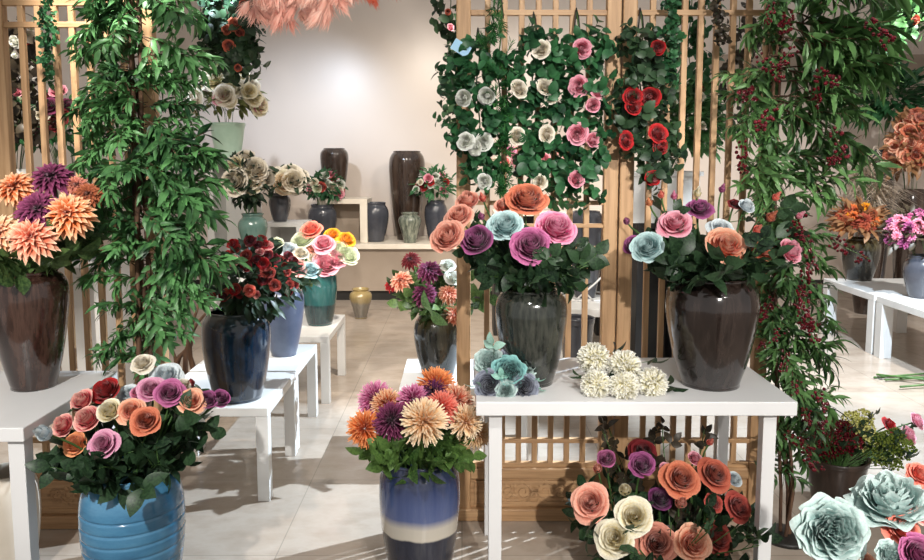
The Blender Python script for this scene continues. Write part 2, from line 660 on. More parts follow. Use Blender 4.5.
def vase(name, label, X, Y, z0, h, r, prof, mat, rim_mat=None, group=None, cat='vase', rings=0, fill=.45, rib=0, lobes=0):
    t = thing(name, label, cat, (X, Y, z0), group)
    pts = [(z * h, q * r) for z, q in PROF[prof]]
    pr = smooth_profile(pts, 48)
    if rings:
        n2 = []
        for i in range(220):
            fz = i / 219 * (len(pr) - 1); k = min(int(fz), len(pr) - 2); tt = fz - k
            z = pr[k][0] * (1 - tt) + pr[k + 1][0] * tt; q = pr[k][1] * (1 - tt) + pr[k + 1][1] * tt
            zz = z / h
            n2.append((z, q - (r * .022 * max(0, sin(zz * rings * 2 * pi)) ** 6 if zz < .8 else 0)))
        pr = n2
    foot_h = .012
    foot = [(0, pr[0][1] * .9), (0, pr[0][1]), (foot_h, pr[0][1])]
    body = [(z, q) for z, q in pr if z >= foot_h - 1e-6]
    body.insert(0, (foot_h, pr[0][1]))
    g = G(); lathe(g, body, rib=rib, lobes=lobes)
    top_r = body[-1][1]
    g.obj('body', mat, t)
    th = max(.006, r * .06)
    g = G()
    a = [(h - .001, top_r + .002), (h + th * .6, top_r + th * .35), (h + th, top_r - th * .3), (h + th * .6, top_r - th), (h - .01, top_r - th)]
    inner = [(z, q - th) for z, q in reversed(pr) if h * fill < z < h - .012]
    lathe(g, a + inner + [(h * fill, .001)])
    g.obj('rim', rim_mat or mat, t)
    g = G(); lathe(g, foot, 40, capb=True)
    g.obj('foot', rim_mat or mat, t)
    return dict(c=Vector((X, Y, z0)), neck=Vector((X, Y, z0 + h)), r=top_r - th, bot=Vector((X, Y, z0 + h * fill + .004)), h=h, R=r)


def vase_px(name, label, px, ytop, ybase, wpx, z0, prof, mat, **k):
    """place from the photo: base line ybase on a support at height z0"""
    p = gnd(px, ybase, z0)
    rb = PROF[prof][0][1]
    Y = p.y
    rr = psize(wpx / 2, Y)
    Y += rr * rb * .8
    r = psize(wpx / 2, Y)
    X = at(px, ybase, Y).x
    ztop = at(px, ytop, Y).z
    return vase(name, label, X, Y, z0, ztop - z0, r, prof, mat, **k)


# ------------------------------------------------------------------ single flowers
HEADS = []
KINDNAME = {'rose': 'rose', 'garden': 'rose', 'cup': 'rose', 'bud': 'rose_bud', 'peony': 'peony', 'dahlia': 'dahlia', 'mum': 'chrysanthemum', 'pompom': 'chrysanthemum', 'small': 'rose', 'smalldahlia': 'dahlia'}


def bez(p0, p1, p2, p3, n=8):
    out = []
    for k in range(n + 1):
        t = k / n; s = 1 - t
        out.append(p0 * s ** 3 + p1 * (3 * s * s * t) + p2 * (3 * s * t * t) + p3 * t ** 3)
    return out


def flower(kind, px, py, rpx, Y, colour, vs, label, group, leafm=L_ROSE, nleaf=3, cam_bias=.8, leaf_s=.12, face=None, spread=.6):
    C = at(px, py, Y)
    r = psize(rpx, Y) * {'mum': 1.2, 'dahlia': 1.02, 'smalldahlia': 1.05, 'peony': .84 if rpx > 20 else 1.0}.get(kind, .98)
    if kind == 'bud': r *= 1.25
    base = vs['bot'] + Vector((rnd(-1, 1), rnd(-1, 1), 0)) * vs['r'] * .35
    t = thing(KINDNAME[kind], label, KINDNAME[kind].replace('_', ' '), base, group)
    out = C - (vs['neck'] - Vector((0, 0, .12)))
    d = out.normalized() * .75 + Vector((0, -cam_bias, .22))
    if face is not None: d = Vector(face)
    d.normalize()
    me = R.choice(MESH[kind])
    HEADS.append((C.copy(), r))
    back = C - d * r * .2
    inst('bloom', me, t, PET[colour], back - base, facing(d, rnd(0, 6)), r)
    tail = back - d * r * .55
    if kind not in ('mum', 'pompom', 'dahlia', 'smalldahlia'):
        inst('calyx', SEPAL, t, leafm, back - d * r * (.0 if kind != 'bud' else .4) - base, facing(d, rnd(0, 6)), r * (1 if kind != 'bud' else .75))
    off = Vector((out.x, out.y, 0))
    nk = vs['neck'] + (off.normalized() * min(vs['r'] * spread, off.length * .5) if off.length > 1e-4 else Vector())
    p = [base, nk]
    L = (tail - nk).length
    path = bez(base, base.lerp(nk, .4), base.lerp(nk, .8), nk, 3)[:-1] + bez(nk, nk + (nk - base).normalized() * L * .35, tail - d * L * .3, tail, 8)
    g = G()
    g.tube([q - base for q in path], .0042, .0036, 6)
    g.obj('stem', STEM, t)
    for k in range(nleaf):
        i = rnd(2.6, 3 + (len(path) - 4) * (.95 if kind == 'bud' else .75))
        q = path[int(i)].lerp(path[int(i) + 1], i % 1)
        a = rnd(0, 2 * pi)
        dr = Vector((cos(a), sin(a) - .3, rnd(-.5, .3))) + Vector((out.x, out.y, 0)) * 1.5
        inst('leaf_spray', R.choice(SPRAY if k % 3 else SPRAY_L), t, leafm, q - base, facing(dr, rnd(0, 6)), leaf_s * .78 * rnd(.8, 1.25))
    return t


def sprigs(vs, n, label, group, leafm, length=(.16, .26), leaf_s=.13, name='leaf_sprig', tilt=(.65, 1.3), front=True, back=0):
    """leafy sprigs that fill a bouquet round the neck of its vase"""
    for k in range(n):
        a = 2 * pi * k / n + rnd(-.3, .3)
        el = rnd(*tilt)
        d = Vector((cos(a) * sin(el), sin(a) * sin(el) - (.25 if front else 0) + back, cos(el))).normalized()
        base = vs['bot'] + Vector((rnd(-1, 1), rnd(-1, 1), 0)) * vs['r'] * .35
        nk = vs['neck'] + Vector((cos(a), sin(a), 0)) * vs['r'] * .75
        L = rnd(*length) * .72
        tip = nk + d * L
        t = thing(name, label, 'leaf sprig', base, group)
        path = [base, base.lerp(nk, .5)] + bez(nk, nk + Vector((0, 0, L * .35)), tip - d * L * .3, tip, 5)
        g = G()
        g.tube([q - base for q in path], .003, .002, 5)
        g.obj('stem', STEM, t)
        for j in range(4 if L < .3 else 7):
            q = nk.lerp(tip, .25 + .25 * j) + Vector((0, 0, L * .1 * (1 - j / 3)))
            dd = d + Vector((rnd(-.9, .9), rnd(-.9, .6), rnd(-.3, .6)))
            inst('leaf_spray', R.choice(SPRAY + SPRAY_L), t, leafm, (path[2 + min(5, 1 + j)] if L < .3 else path[int(3.2 + j * .55)].lerp(path[min(7, int(4.2 + j * .55))], (3.2 + j * .55) % 1)) - base, facing(dd, rnd(0, 6)), leaf_s * .75 * rnd(.8, 1.2))


# ------------------------------------------------------------------ distant bouquets: one bunch with its blossoms as parts
def bouquet(label, vs, centre, rad, cols, n, kind='small', rs=.03, leafm=L_ROSE, leafn=120, leafL=.06, name='flower_bouquet', cat='flower bouquet', group=None, leafW=.45, front=.9, shell=(.6, 1.0), drop=.55, bname='blossom'):
    base = vs['bot'].copy()
    t = thing(name, label, cat, base, group)
    c = Vector(centre); rx, ry, rz = rad
    g = G()
    nk = vs['neck']
    for k in range(10):
        a = rnd(0, 2 * pi)
        tip = c + Vector((cos(a) * rx * .6, sin(a) * ry * .6, rnd(-.2, .5) * rz))
        g.tube([q - base for q in bez(base + Vector((cos(a), sin(a), 0)) * vs['r'] * .3, nk + Vector((cos(a), sin(a), 0)) * vs['r'] * .5, nk.lerp(tip, .5) + Vector((0, 0, .03)), tip, 6)], .0035, .002, 5)
    g.obj('stems', STEM, t)
    g = G()
    for k in range(leafn):
        z = rnd(-drop, 1); a = rnd(0, 2 * pi); s = sqrt(max(0, 1 - z * z)); q = rnd(.35, .95)
        n_ = Vector((cos(a) * s, sin(a) * s, z))
        p = c + Vector((n_.x * rx, n_.y * ry, n_.z * rz)) * q
        g.leaf(p - base, n_ + Vector((rnd(-.8, .8), rnd(-.8, .8), rnd(-.6, .6))), (rnd(-.4, .4), -.5, 1), leafL * rnd(.7, 1.3), leafL * leafW, .25, .25, 3)
    g.obj('foliage', leafm, t)
    for k in range(n):
        for tries in range(30):
            z = rnd(-.35, 1); a = rnd(0, 2 * pi); s = sqrt(max(0, 1 - z * z))
            n_ = Vector((cos(a) * s, sin(a) * s, z))
            if n_.y < .25: break
        q = rnd(*shell)
        p = c + Vector((n_.x * rx, n_.y * ry, n_.z * rz)) * q
        d = n_ + Vector((0, -front, .2))
        inst(bname, R.choice(MESH[kind]), t, PET[R.choice(cols)], p - base, facing(d, rnd(0, 6)), rs * rnd(.75, 1.2))
    return t


# ================================================================== THE SETTING
def floor_material():
    m, nt, b = newmat('floor_tiles')
    tc = nt.nodes.new('ShaderNodeTexCoord')
    bt = nt.nodes.new('ShaderNodeTexBrick')
    bt.offset = .0
    bt.inputs['Scale'].default_value = 1
    bt.inputs['Brick Width'].default_value = .8
    bt.inputs['Row Height'].default_value = .8
    bt.inputs['Mortar Size'].default_value = .003
    bt.inputs['Mortar Smooth'].default_value = .2
    bt.inputs['Color1'].default_value = lin((176, 164, 151))
    bt.inputs['Color2'].default_value = lin((170, 158, 145))
    bt.inputs['Mortar'].default_value = lin((150, 140, 128))
    nt.links.new(tc.outputs['Object'], bt.inputs['Vector'])
    n = noise(nt, 1.8, 8, (1, 1.6, 1), rough=.65)
    r = ramp(nt, [(.35, (222, 216, 210)), (.5, (255, 255, 255)), (.68, (228, 222, 216))], n.outputs['Fac'])
    c = mixrgb(nt, .8, bt.outputs['Color'], r.outputs['Color'], 'MULTIPLY')
    nt.links.new(c, b.inputs['Base Color'])
    b.inputs['Roughness'].default_value = .22
    b.inputs['Specular IOR Level'].default_value = .45
    return m


def wall_material(name, c1, c2, rough=.32):
    m, nt, b = newmat(name)
    n = noise(nt, .9, 3)
    r = ramp(nt, [(.3, c1), (.7, c2)], n.outputs['Fac'])
    nt.links.new(r.outputs['Color'], b.inputs['Base Color'])
    b.inputs['Roughness'].default_value = rough
    return m


def struct(name, lo, hi, mat):
    g = G(); g.box(lo, hi)
    return tag(g.obj(name, mat, smooth=False), kind='structure')


WALL = wall_material('warm_grey_wall', (212, 200, 190), (218, 206, 196), .3)
XL, XR, YB = -3.7, 5.9, 10.4
struct('floor', (XL, -1.5, -.1), (XR, YB, 0), floor_material())
struct('wall_back', (XL, YB, 0), (XR, YB + .12, 4.4), WALL)
struct('wall_left', (XL - .12, 2.0, 0), (XL, YB, 4.4), WALL)
struct('wall_right', (XR, 2.0, 0), (XR + .12, YB, 4.4), WALL)
struct('baseboard_back', (XL, YB - .02, 0), (XR, YB, .1), BLACK)
struct('trim_1', (3.2, YB - .35, at(900, 72, YB).z - .02), (XR, YB, at(900, 58, YB).z), TAUPE)


# ================================================================== TABLES AND STANDS
def table(name, label, x0, x1, y0, y1, h, th=.054, leg=.05, inset=.05, mat=WHITE, group=None, right_inset=None, rz=0, cat='table', apron=0):
    cx, cy = (x0 + x1) / 2, (y0 + y1) / 2
    t = thing(name, label, cat, (cx, cy, 0), group, rz)
    g = G(); g.box((x0 - cx, y0 - cy, h - th), (x1 - cx, y1 - cy, h))
    g.obj('tabletop', mat, t, False, .004)
    for sx in (0, 1):
        for sy in (0, 1):
            xx = (x0 + inset) if not sx else (x1 - (right_inset or inset) - leg)
            yy = (y0 + inset) if not sy else (y1 - inset - leg)
            g = G(); g.box((xx - cx, yy - cy, 0), (xx - cx + leg, yy - cy + leg, h - th))
            g.obj('leg', mat, t, False, .002)
    return t


HT = .80
yF = gnd(600, 402, HT).y
xa, xb = at(476, 402, yF).x, at(798, 402, yF).x
table('display_table', 'white table with two big vases of roses, in front of the lattice screens', xa, xb, yF, yF + .66, HT, right_inset=.055)
yL = gnd(10, 428, HT).y
xl = at(23, 428, yL).x
table('display_table', 'white table holding the brown vase of dahlias, with a leaf-dappled top', xl - 1.1, xl, yL, yL + .72, HT, .05, .055, .02, right_inset=.012)

HL = .48
TX = [(4.0, 'white low table under the dark navy vase, nearest of the aisle row'), (4.6, 'white low table under the slate-blue planter, second of the aisle row'), (5.4, 'white low table under the teal two-tone vase, farthest of the aisle row')]
LOWG = 'low white tables along the aisle'
fr = [(267.5, 408), (296, 370.5), (328.6, 336.5)]
row_y = []
for (px, py), (_, lab) in zip(fr, TX):
    p = gnd(px, py, HL)
    row_y.append(p.y)
    dpt = .66 if len(row_y) < 3 else .78
    nx = p.x
    table('low_table', lab, nx - .62, nx, p.y, p.y + dpt, HL, .045, .06, .0, WHITE_OLD, LOWG)
# low table behind the lattice, under the drip vase
p = gnd(399, 388, HL)
table('low_table', 'white low table under the dark drip-glazed vase of dahlias', p.x, p.x + .75, p.y, p.y + .62, HL, .045, .06, 0, WHITE_OLD, None)
# table seen through the middle lattice
p = gnd(556, 309, HL)
table('low_table', 'white low table seen through the lattice, under the white wire rack', p.x, p.x + 1.0, p.y, p.y + .7, HL, .07, .07, 0, WHITE_OLD, None)
# the row at the far side
HR = .53
p = gnd(836, 283, HR)
XRW = at(838, 283, p.y).x
table('low_table', 'white low table under the dark drip vase with autumn flowers', XRW, XRW + .8, p.y - .66, p.y + .3, HR, .06, .1, 0, WHITE_OLD, 'white low tables by the far wall')
table('low_table', 'white low table under the grey vase with pink flowers', XRW, XRW + .8, p.y - 1.66, p.y - .7, HR, .06, .1, 0, WHITE_OLD, 'white low tables by the far wall')
YRW = p.y


def pedestal(label, x0, x1, y, d, z, mat=WHITE_OLD, mat2=None):
    mat2 = mat2 or mat
    cx = (x0 + x1) / 2
    t = thing('pedestal', label, 'pedestal', (cx, y, 0))
    w = (x1 - x0) / 2
    g = G(); g.box((-w, 0, z - .04), (w, d, z)); g.obj('top', mat, t, False, .003)
    g = G(); g.box((-w, 0.0, 0), (-w + .07, d, z - .04)); g.obj('side_panel', mat2, t, False, .003)
    g = G(); g.box((w - .07, 0.0, 0), (w, d, z - .04)); g.obj('side_panel', mat2, t, False, .003)
    g = G(); g.box((-w + .07, d - .03, 0), (w - .07, d, z - .04)); g.obj('back_panel', mat2, t, False)
    return t


Yp = 7.6
zA = at(280, 223, Yp).z
pedestal('white open stand under the small dark vase of cream roses', at(263, 223, Yp).x, at(303, 223, Yp).x, Yp, .45, zA)
Yq = 7.9
zB = at(228, 157, Yq).z
pedestal('tall white stand under the pale green pot behind the leafy tree', at(205, 157, Yq).x, at(249, 157, Yq).x, Yq, .45, zB)
Yr = 6.7
zC = at(253, 262, Yr).z
pedestal('white stand under the green vase of cream blossoms', at(236, 262, Yr).x, at(268, 262, Yr).x, Yr, .35, zC)

# back platform
YP = 9.35
zP = at(400, 244, YP).z
t = thing('display_platform', 'long cream topped platform along the back wall carrying grey vases', 'platform', (0, YP, 0))
g = G(); g.box((-2.3, -.03, zP - .06), (2.7, 1.0, zP)); g.obj('top', CREAM, t, False, .004)
g = G(); g.box((-2.27, .02, .12), (2.67, .84, zP - .06)); g.obj('front_panel', TAUPE, t, False)
g = G(); g.box((-2.25, .06, 0), (2.65, .84, .12)); g.obj('toe_kick', BLACK, t, False)
# riser on it
zR = at(350, 199, YP + .15).z
x0, x1 = at(318, 199, YP + .15).x, at(367, 199, YP + .15).x
t = thing('riser', 'cream riser box on the platform under the bronze vase', 'riser', ((x0 + x1) / 2, YP + .15, zP))
w = (x1 - x0) / 2; hz = zR - zP
g = G(); g.box((-w, 0, hz - .06), (w, .5, hz)); g.obj('top', CREAM, t, False, .003)
for s in (-1, 1):
    g = G(); g.box((s * w - (.09 if s > 0 else 0), 0, 0), (s * w + (0 if s > 0 else .09), .5, hz - .06)); g.obj('side_panel', CREAM, t, False, .003)
g = G(); g.box((-w + .09, .3, 0), (w - .09, .33, hz - .06)); g.obj('back_panel', TAUPE, t, False)


# ================================================================== LATTICE SCREENS
def lattice(label, pxa, pxb, Y, grid, ref):
    """ref maps a picture row to a height on this screen"""
    xa, xb = at(pxa, 250, Y).x, at(pxb, 250, Y).x
    Z = lambda py: at(462, py, ref).z
    cx = (xa + xb) / 2
    t = thing('lattice_screen', label, 'lattice screen', (cx, Y, 0), 'pine lattice screens')
    w = (xb - xa) / 2
    pw, dp, top = .064, .05, 2.78

    def part(name, lo, hi, mat, bev=.003):
        g = G(); g.box(lo, hi); return g.obj(name, mat, t, False, bev)
    for s in (-1, 1):
        part('post', (-w if s < 0 else w - pw, 0, 0), (-w + pw if s < 0 else w, dp, top), W_Z, .005)
    n = 7
    inner = 2 * w - 2 * pw
    zg0 = Z(466)
    zb = at(462, 532, ref).z
    for k in range(n):
        x = -w + pw + inner * (k + 1) / (n + 1)
        part('slat', (x - .0125, .012, zg0), (x + .0125, .036, top - .06), W_Z, .002)
    ys = [2, 24] if ref < 3.5 else [12]
    rails = [(Z(y), .024) for y in ys] + [(Z(410), .02), (Z(442), .02), (Z(466), .024)]
    if grid:
        rails += [(Z(203), .02), (Z(226), .018), (Z(249), .02)]
    for z, th in rails:
        part('rail', (-w + pw, .01, z - th / 2), (w - pw, .038, z + th / 2), W_X, .002)
    part('rail', (-w + pw, 0, top - .07), (w - pw, dp, top), W_X)
    part('rail', (-w + pw, -.004, Z(479)), (w - pw, dp, Z(466) - .01), W_X, .006)
    part('bottom_rail', (-w - .012, -.012, 0), (w + .012, dp + .01, max(.06, Z(516))), W_X, .006)
    pan = part('carved_panel', (-w + pw, .02, Z(516)), (w - pw, .034, Z(479)), W_X)
    za, zc = max(.06, Z(516)), Z(479)
    g = G()
    for (a0, a1, b0, b1) in ((-w + pw + .02, w - pw - .02, za + .014, za + .028), (-w + pw + .02, w - pw - .02, zc - .028, zc - .014)):
        g.box((a0, .012, b0), (a1, .022, b1))
    for a0 in (-w + pw + .02, w - pw - .034):
        g.box((a0, .012, za + .028), (a0 + .014, .022, zc - .028))
    g.obj('panel_frame', W_X, pan, False)
    g = G()
    zm = (za + zc) / 2
    for s in (-1, 1):
        for (cxx, rr, turns, sg) in ((.05, .045, 1.6, 1), (.125, .036, 1.5, -1), (.19, .026, 1.3, 1)):
            pts = []
            for q in range(22):
                a = q / 21 * turns * 2 * pi
                r_ = rr * (1 - .78 * q / 21)
                pts.append((s * (cxx + r_ * cos(a)), .018, zm + sg * r_ * sin(a)))
            g.tube(pts, .0035, .002, 5)
            for q in range(9):
                a = q / 9 * 2 * pi + .4
                g.leaf((s * (cxx + rr * .8 * cos(a)), .016, zm + sg * rr * .8 * sin(a)), (s * cos(a + .9), -.12, sg * sin(a + .9)), (0, -1, 0), rr * .75, rr * .4, .1, .4, 3)
        for q in range(8):
            a = q * pi / 4
            g.leaf((0, .016, zm), (cos(a), -.1, sin(a)), (0, -1, 0), .03, .016, .1, .4, 3)
    g.obj('carving', W_X, pan)
    return t


YS = 3.53
lattice('pine lattice screen behind the dark-green-grey vase, hung with ivy garlands', 456.5, 617, YS, True, YS)
lattice('pine lattice screen beside the berry tree, behind the brown vase of roses', 618.5, 772, YS, False, YS)
YSL = 3.45
lattice('pine lattice screen behind the brown vase of dahlias and the leafy tree', 1, 161, YSL, True, YSL)

# ================================================================== VASES
BROWN = glaze('brown_streak_glaze', [(.3, (21, 13, 10)), (.48, (45, 29, 24)), (.6, (71, 51, 43)), (.72, (35, 24, 21))], scale=1.4)
BROWN2 = glaze('brown_grey_glaze', [(.28, (14, 11, 9)), (.46, (37, 29, 26)), (.58, (65, 54, 49)), (.72, (26, 19, 18))], [(0, (58, 56, 56)), (.2, (49, 46, 46)), (.36, (33, 27, 24)), (.8, (35, 26, 24)), (.93, (21, 16, 16)), (1, (37, 26, 21))], fac=.5, scale=1.4)
GREYG = glaze('grey_green_drip_glaze', [(.3, (13, 16, 15)), (.45, (39, 44, 40)), (.55, (79, 80, 72)), (.66, (28, 33, 30))], [(0, (21, 20, 22)), (.3, (25, 28, 28)), (.6, (44, 47, 43)), (1, (50, 54, 48))], fac=.55)
LBLUE = glaze('light_blue_glaze', [(.3, (46, 95, 132)), (.5, (69, 125, 161)), (.7, (90, 143, 176))], streak=(3, 3, 9), scale=1.0, rough=.16, bstr=.05)
TWOTONE = glaze('blue_cream_black_glaze', [(.3, (44, 54, 90)), (.5, (100, 110, 140)), (.7, (150, 154, 170))], [(0, (26, 28, 36)), (.445, (30, 32, 40)), (.46, (216, 208, 190)), (.55, (210, 202, 186)), (.62, (84, 98, 142)), (.74, (70, 84, 126)), (.9, (34, 44, 76)), (1, (26, 34, 62))], fac=.14, wob=.03, rough=.1)
NAVY = glaze('navy_glaze', [(.3, (10, 22, 36)), (.5, (17, 37, 57)), (.7, (34, 57, 85))], [(0, (28, 28, 32)), (.24, (32, 34, 39)), (.27, (15, 34, 54)), (.85, (18, 42, 62)), (.93, (54, 71, 73)), (1, (85, 93, 86))], fac=.4, wob=.02)
SLATE = glaze('slate_blue_glaze', [(.3, (66, 75, 96)), (.7, (84, 93, 114))], streak=(3, 3, 3), rough=.3, coat=.2, bstr=.04)
TEALV = glaze('teal_and_dark_glaze', [(.3, (15, 52, 56)), (.5, (34, 79, 79)), (.7, (64, 107, 102))], [(0, (23, 25, 34)), (.34, (25, 28, 35)), (.37, (37, 85, 86)), (1, (56, 108, 105))], fac=.35, wob=.015)
DRIP = glaze('black_olive_drip_glaze', [(.35, (14, 14, 14)), (.5, (36, 37, 34)), (.62, (86, 86, 77)), (.72, (21, 20, 17))], [(0, (14, 15, 17)), (.4, (18, 20, 21)), (.72, (31, 30, 24)), (.84, (74, 66, 33)), (1, (79, 69, 36))], fac=.45, wob=.08)
GREYV = glaze('dark_grey_glaze', [(.3, (54, 57, 66)), (.7, (78, 81, 90))], streak=(2, 2, 2), rough=.25, coat=.3, bstr=.03)
BRONZE = glaze('bronze_glaze', [(.3, (27, 20, 17)), (.5, (54, 42, 36)), (.7, (76, 62, 53))], streak=(6, 6, .8), rough=.12)
GDRIP = glaze('sage_drip_glaze', [(.35, (60, 66, 60)), (.5, (108, 116, 104)), (.65, (150, 154, 138))], scale=2.2)
GOLDG = glaze('gold_top_grey_glaze', [(.3, (70, 66, 60)), (.5, (110, 104, 94)), (.7, (140, 132, 116))], [(0, (90, 84, 78)), (.5, (112, 106, 96)), (.6, (150, 128, 72)), (1, (178, 150, 72))], fac=.45, wob=.1)
SAGE = glaze('pale_sage_glaze', [(.3, (170, 204, 184)), (.7, (196, 222, 204))], streak=(2, 2, 2), rough=.35, coat=.2, bstr=.03)
GREENV = glaze('grey_green_glaze', [(.3, (70, 100, 92)), (.7, (106, 134, 124))], streak=(3, 3, 2), rough=.2)
DARKV = glaze('charcoal_glaze', [(.3, (40, 42, 48)), (.7, (78, 80, 88))], streak=(4, 4, 1), rough=.2)
POTV = glaze('dark_brown_pot_glaze', [(.3, (28, 21, 18)), (.5, (47, 36, 30)), (.7, (66, 51, 43))], rough=.35, coat=.2)
WHITEV = glaze('white_glaze', [(.3, (222, 222, 220)), (.7, (236, 236, 234))], rough=.25, bstr=.02)

V = {}
V['left'] = vase_px('vase', 'tall brown streaked vase of orange and plum dahlias on the white table', 34.5, 272, 391, 74, HT, 'tall', BROWN)
V['right'] = vase_px('vase', 'brown grey-footed vase of roses on the white table, nearest the berry tree', 709.5, 279, 390, 92, HT, 'shoulder', BROWN2, rib=.012, lobes=7)
V['front'] = vase_px('vase', 'dark green-grey vase behind the teal flower bunch on the white table', 530.5, 290, 387, 72, HT, 'shoulder', GREYG, rib=.012, lobes=6)
Yb = 2.72
zt = at(131, 471, Yb).z
V['blue'] = vase('planter', 'light blue ridged planter full of mixed roses, standing on the floor', at(131, 471, Yb).x, Yb, 0, zt, psize(51.5, Yb), 'barrel', LBLUE, rings=13, cat='planter')
Yc = 3.0
zt = at(420, 459, Yc).z
V['two'] = vase('vase', 'blue, cream and black banded floor vase of spiky chrysanthemums', at(419.5, 471, Yc).x, Yc, 0, zt, psize(42, Yc), 'jug', TWOTONE)
V['navy'] = vase_px('vase', 'dark navy vase of small red roses on the nearest low aisle table', 238.5, 312, 403, 68, HL, 'jug', NAVY)
V['slate'] = vase_px('vase', 'slate-blue plain vase standing just behind the navy vase', 284, 289, 357, 43, HL, 'tall', SLATE)
V['teal'] = vase_px('vase', 'teal vase with a dark lower band on the farthest low aisle table', 320, 268, 326, 36, HL, 'jug', TEALV)
V['drip'] = vase_px('vase', 'black vase with olive drip glaze holding dahlias behind the lattice post', 438, 312, 380, 49, HL, 'jar', DRIP)
V['under'] = vase('vase', 'dark brown floor vase under the white table, below the dense rose bouquet', at(668, 500, 2.95).x, 2.97, 0, at(668, 572, 2.97).z, .13, 'jar', POTV)
V['peony'] = vase('vase', 'dark floor vase under the big pale teal peonies', at(893, 600, 1.72).x, 1.74, 0, at(893, 640, 1.74).z, .11, 'jar', DARKV)
V['berry'] = vase_px('planter', 'dark brown planter of red, yellow and green berries near the berry tree', 834, 457, 513, 60, 0, 'pot', POTV, cat='planter')
# back wall group
V['bz1'] = vase_px('vase', 'bronze vase standing on the cream riser box', 335, 149, 198, 28, zR, 'tall', BRONZE)
V['bz2'] = vase_px('vase', 'tallest bronze vase, on the back platform behind the small sage vase', 407.5, 152, 240, 36, zP, 'tall', BRONZE)
V['g1'] = vase_px('vase', 'empty dark grey vase on the back platform beside the riser', 375.5, 203, 242, 27, zP, 'jar', GREYV)
V['g2'] = vase_px('vase', 'dark grey vase with white rosebuds beside the tallest bronze vase', 436, 201, 241, 23, zP, 'jar', GREYV)
V['g3'] = vase_px('vase', 'dark grey vase with a round white and pink bouquet in front of the riser', 323, 205, 243, 29, zP, 'jar', GREYV)
V['sage'] = vase_px('vase', 'small sage drip-glazed vase on the back platform', 410, 213, 243, 23, zP, 'urn', GDRIP)
V['gold'] = vase_px('vase', 'small grey vase with a gold top standing alone on the floor', 361, 289, 319, 23, 0, 'urn', GOLDG)
# left back
V['pale'] = vase('flowerpot', 'pale sage pot of ivory flowers behind the leafy tree top', at(228, 140, Yq + .2).x, Yq + .2, zB, at(228, 124, Yq + .2).z - zB, psize(17, Yq), 'pot', SAGE, cat='pot')
V['darks'] = vase('vase', 'small charcoal vase of cream roses on the white open stand', at(280, 210, Yp + .2).x, Yp + .2, zA, at(280, 194, Yp + .2).z - zA, psize(11, Yp), 'jar', DARKV)
V['green'] = vase('vase', 'grey-green vase of cream blossoms behind the red rose bouquet', at(253, 230, Yr + .15).x, Yr + .15, zC, at(253, 214, Yr + .15).z - zC, psize(15, Yr), 'urn', GREENV)
# far side
V['drip2'] = vase_px('vase', 'dark drip-glazed vase of autumn flowers on the far low table', 859, 239, 281, 37, HR, 'shoulder', DRIP)
V['grey4'] = vase_px('vase', 'dark grey vase of pink flowers on the low table by the far wall', 921, 256, 299, 36, HR, 'jar', GREYV)

# ================================================================== BOUQUETS OF SINGLE FLOWERS
Yv = V['left']['c'].y
GD = 'dahlias in the brown vase'
for px, py, r, c, dy, lab in [
    (13, 184, 22, 'orangepeach', .02, 'orange dahlia behind the two plum ones, over the brown vase'),
    (-4, 232, 27, 'palepeach', -.08, 'pale peach dahlia cut off by the picture edge, over the brown vase'),
    (50, 174, 22, 'plum', .05, 'plum dahlia at the top of the bunch in the brown vase'),
    (37, 207, 25, 'plum', -.14, 'large plum dahlia in the middle of the brown vase bunch'),
    (67, 211, 27, 'orangepeach', -.13, 'orange dahlia with peach tips beside the large plum one'),
    (30, 235, 26, 'corallight', -.2, 'coral dahlia with pale tips, lowest in the brown vase bunch'),
    (88, 192, 15, 'brownrust', .04, 'rust brown dahlia half hidden behind the orange one, next to the tree'),
    (76, 183, 13, 'dustyrose', .07, 'dusty rose dahlia peeping out behind the orange one, next to the tree'),
]:
    flower('dahlia', px, py, r, Yv + dy, PET and c, V['left'], lab, GD, L_DAHL, 2, 1.0, .15)
sprigs(V['left'], 14, 'dark green dahlia leaf sprig in the tall brown vase', 'leaf sprigs in the brown vase', L_DAHL, (.14, .24), .16, tilt=(.65, 1.25))

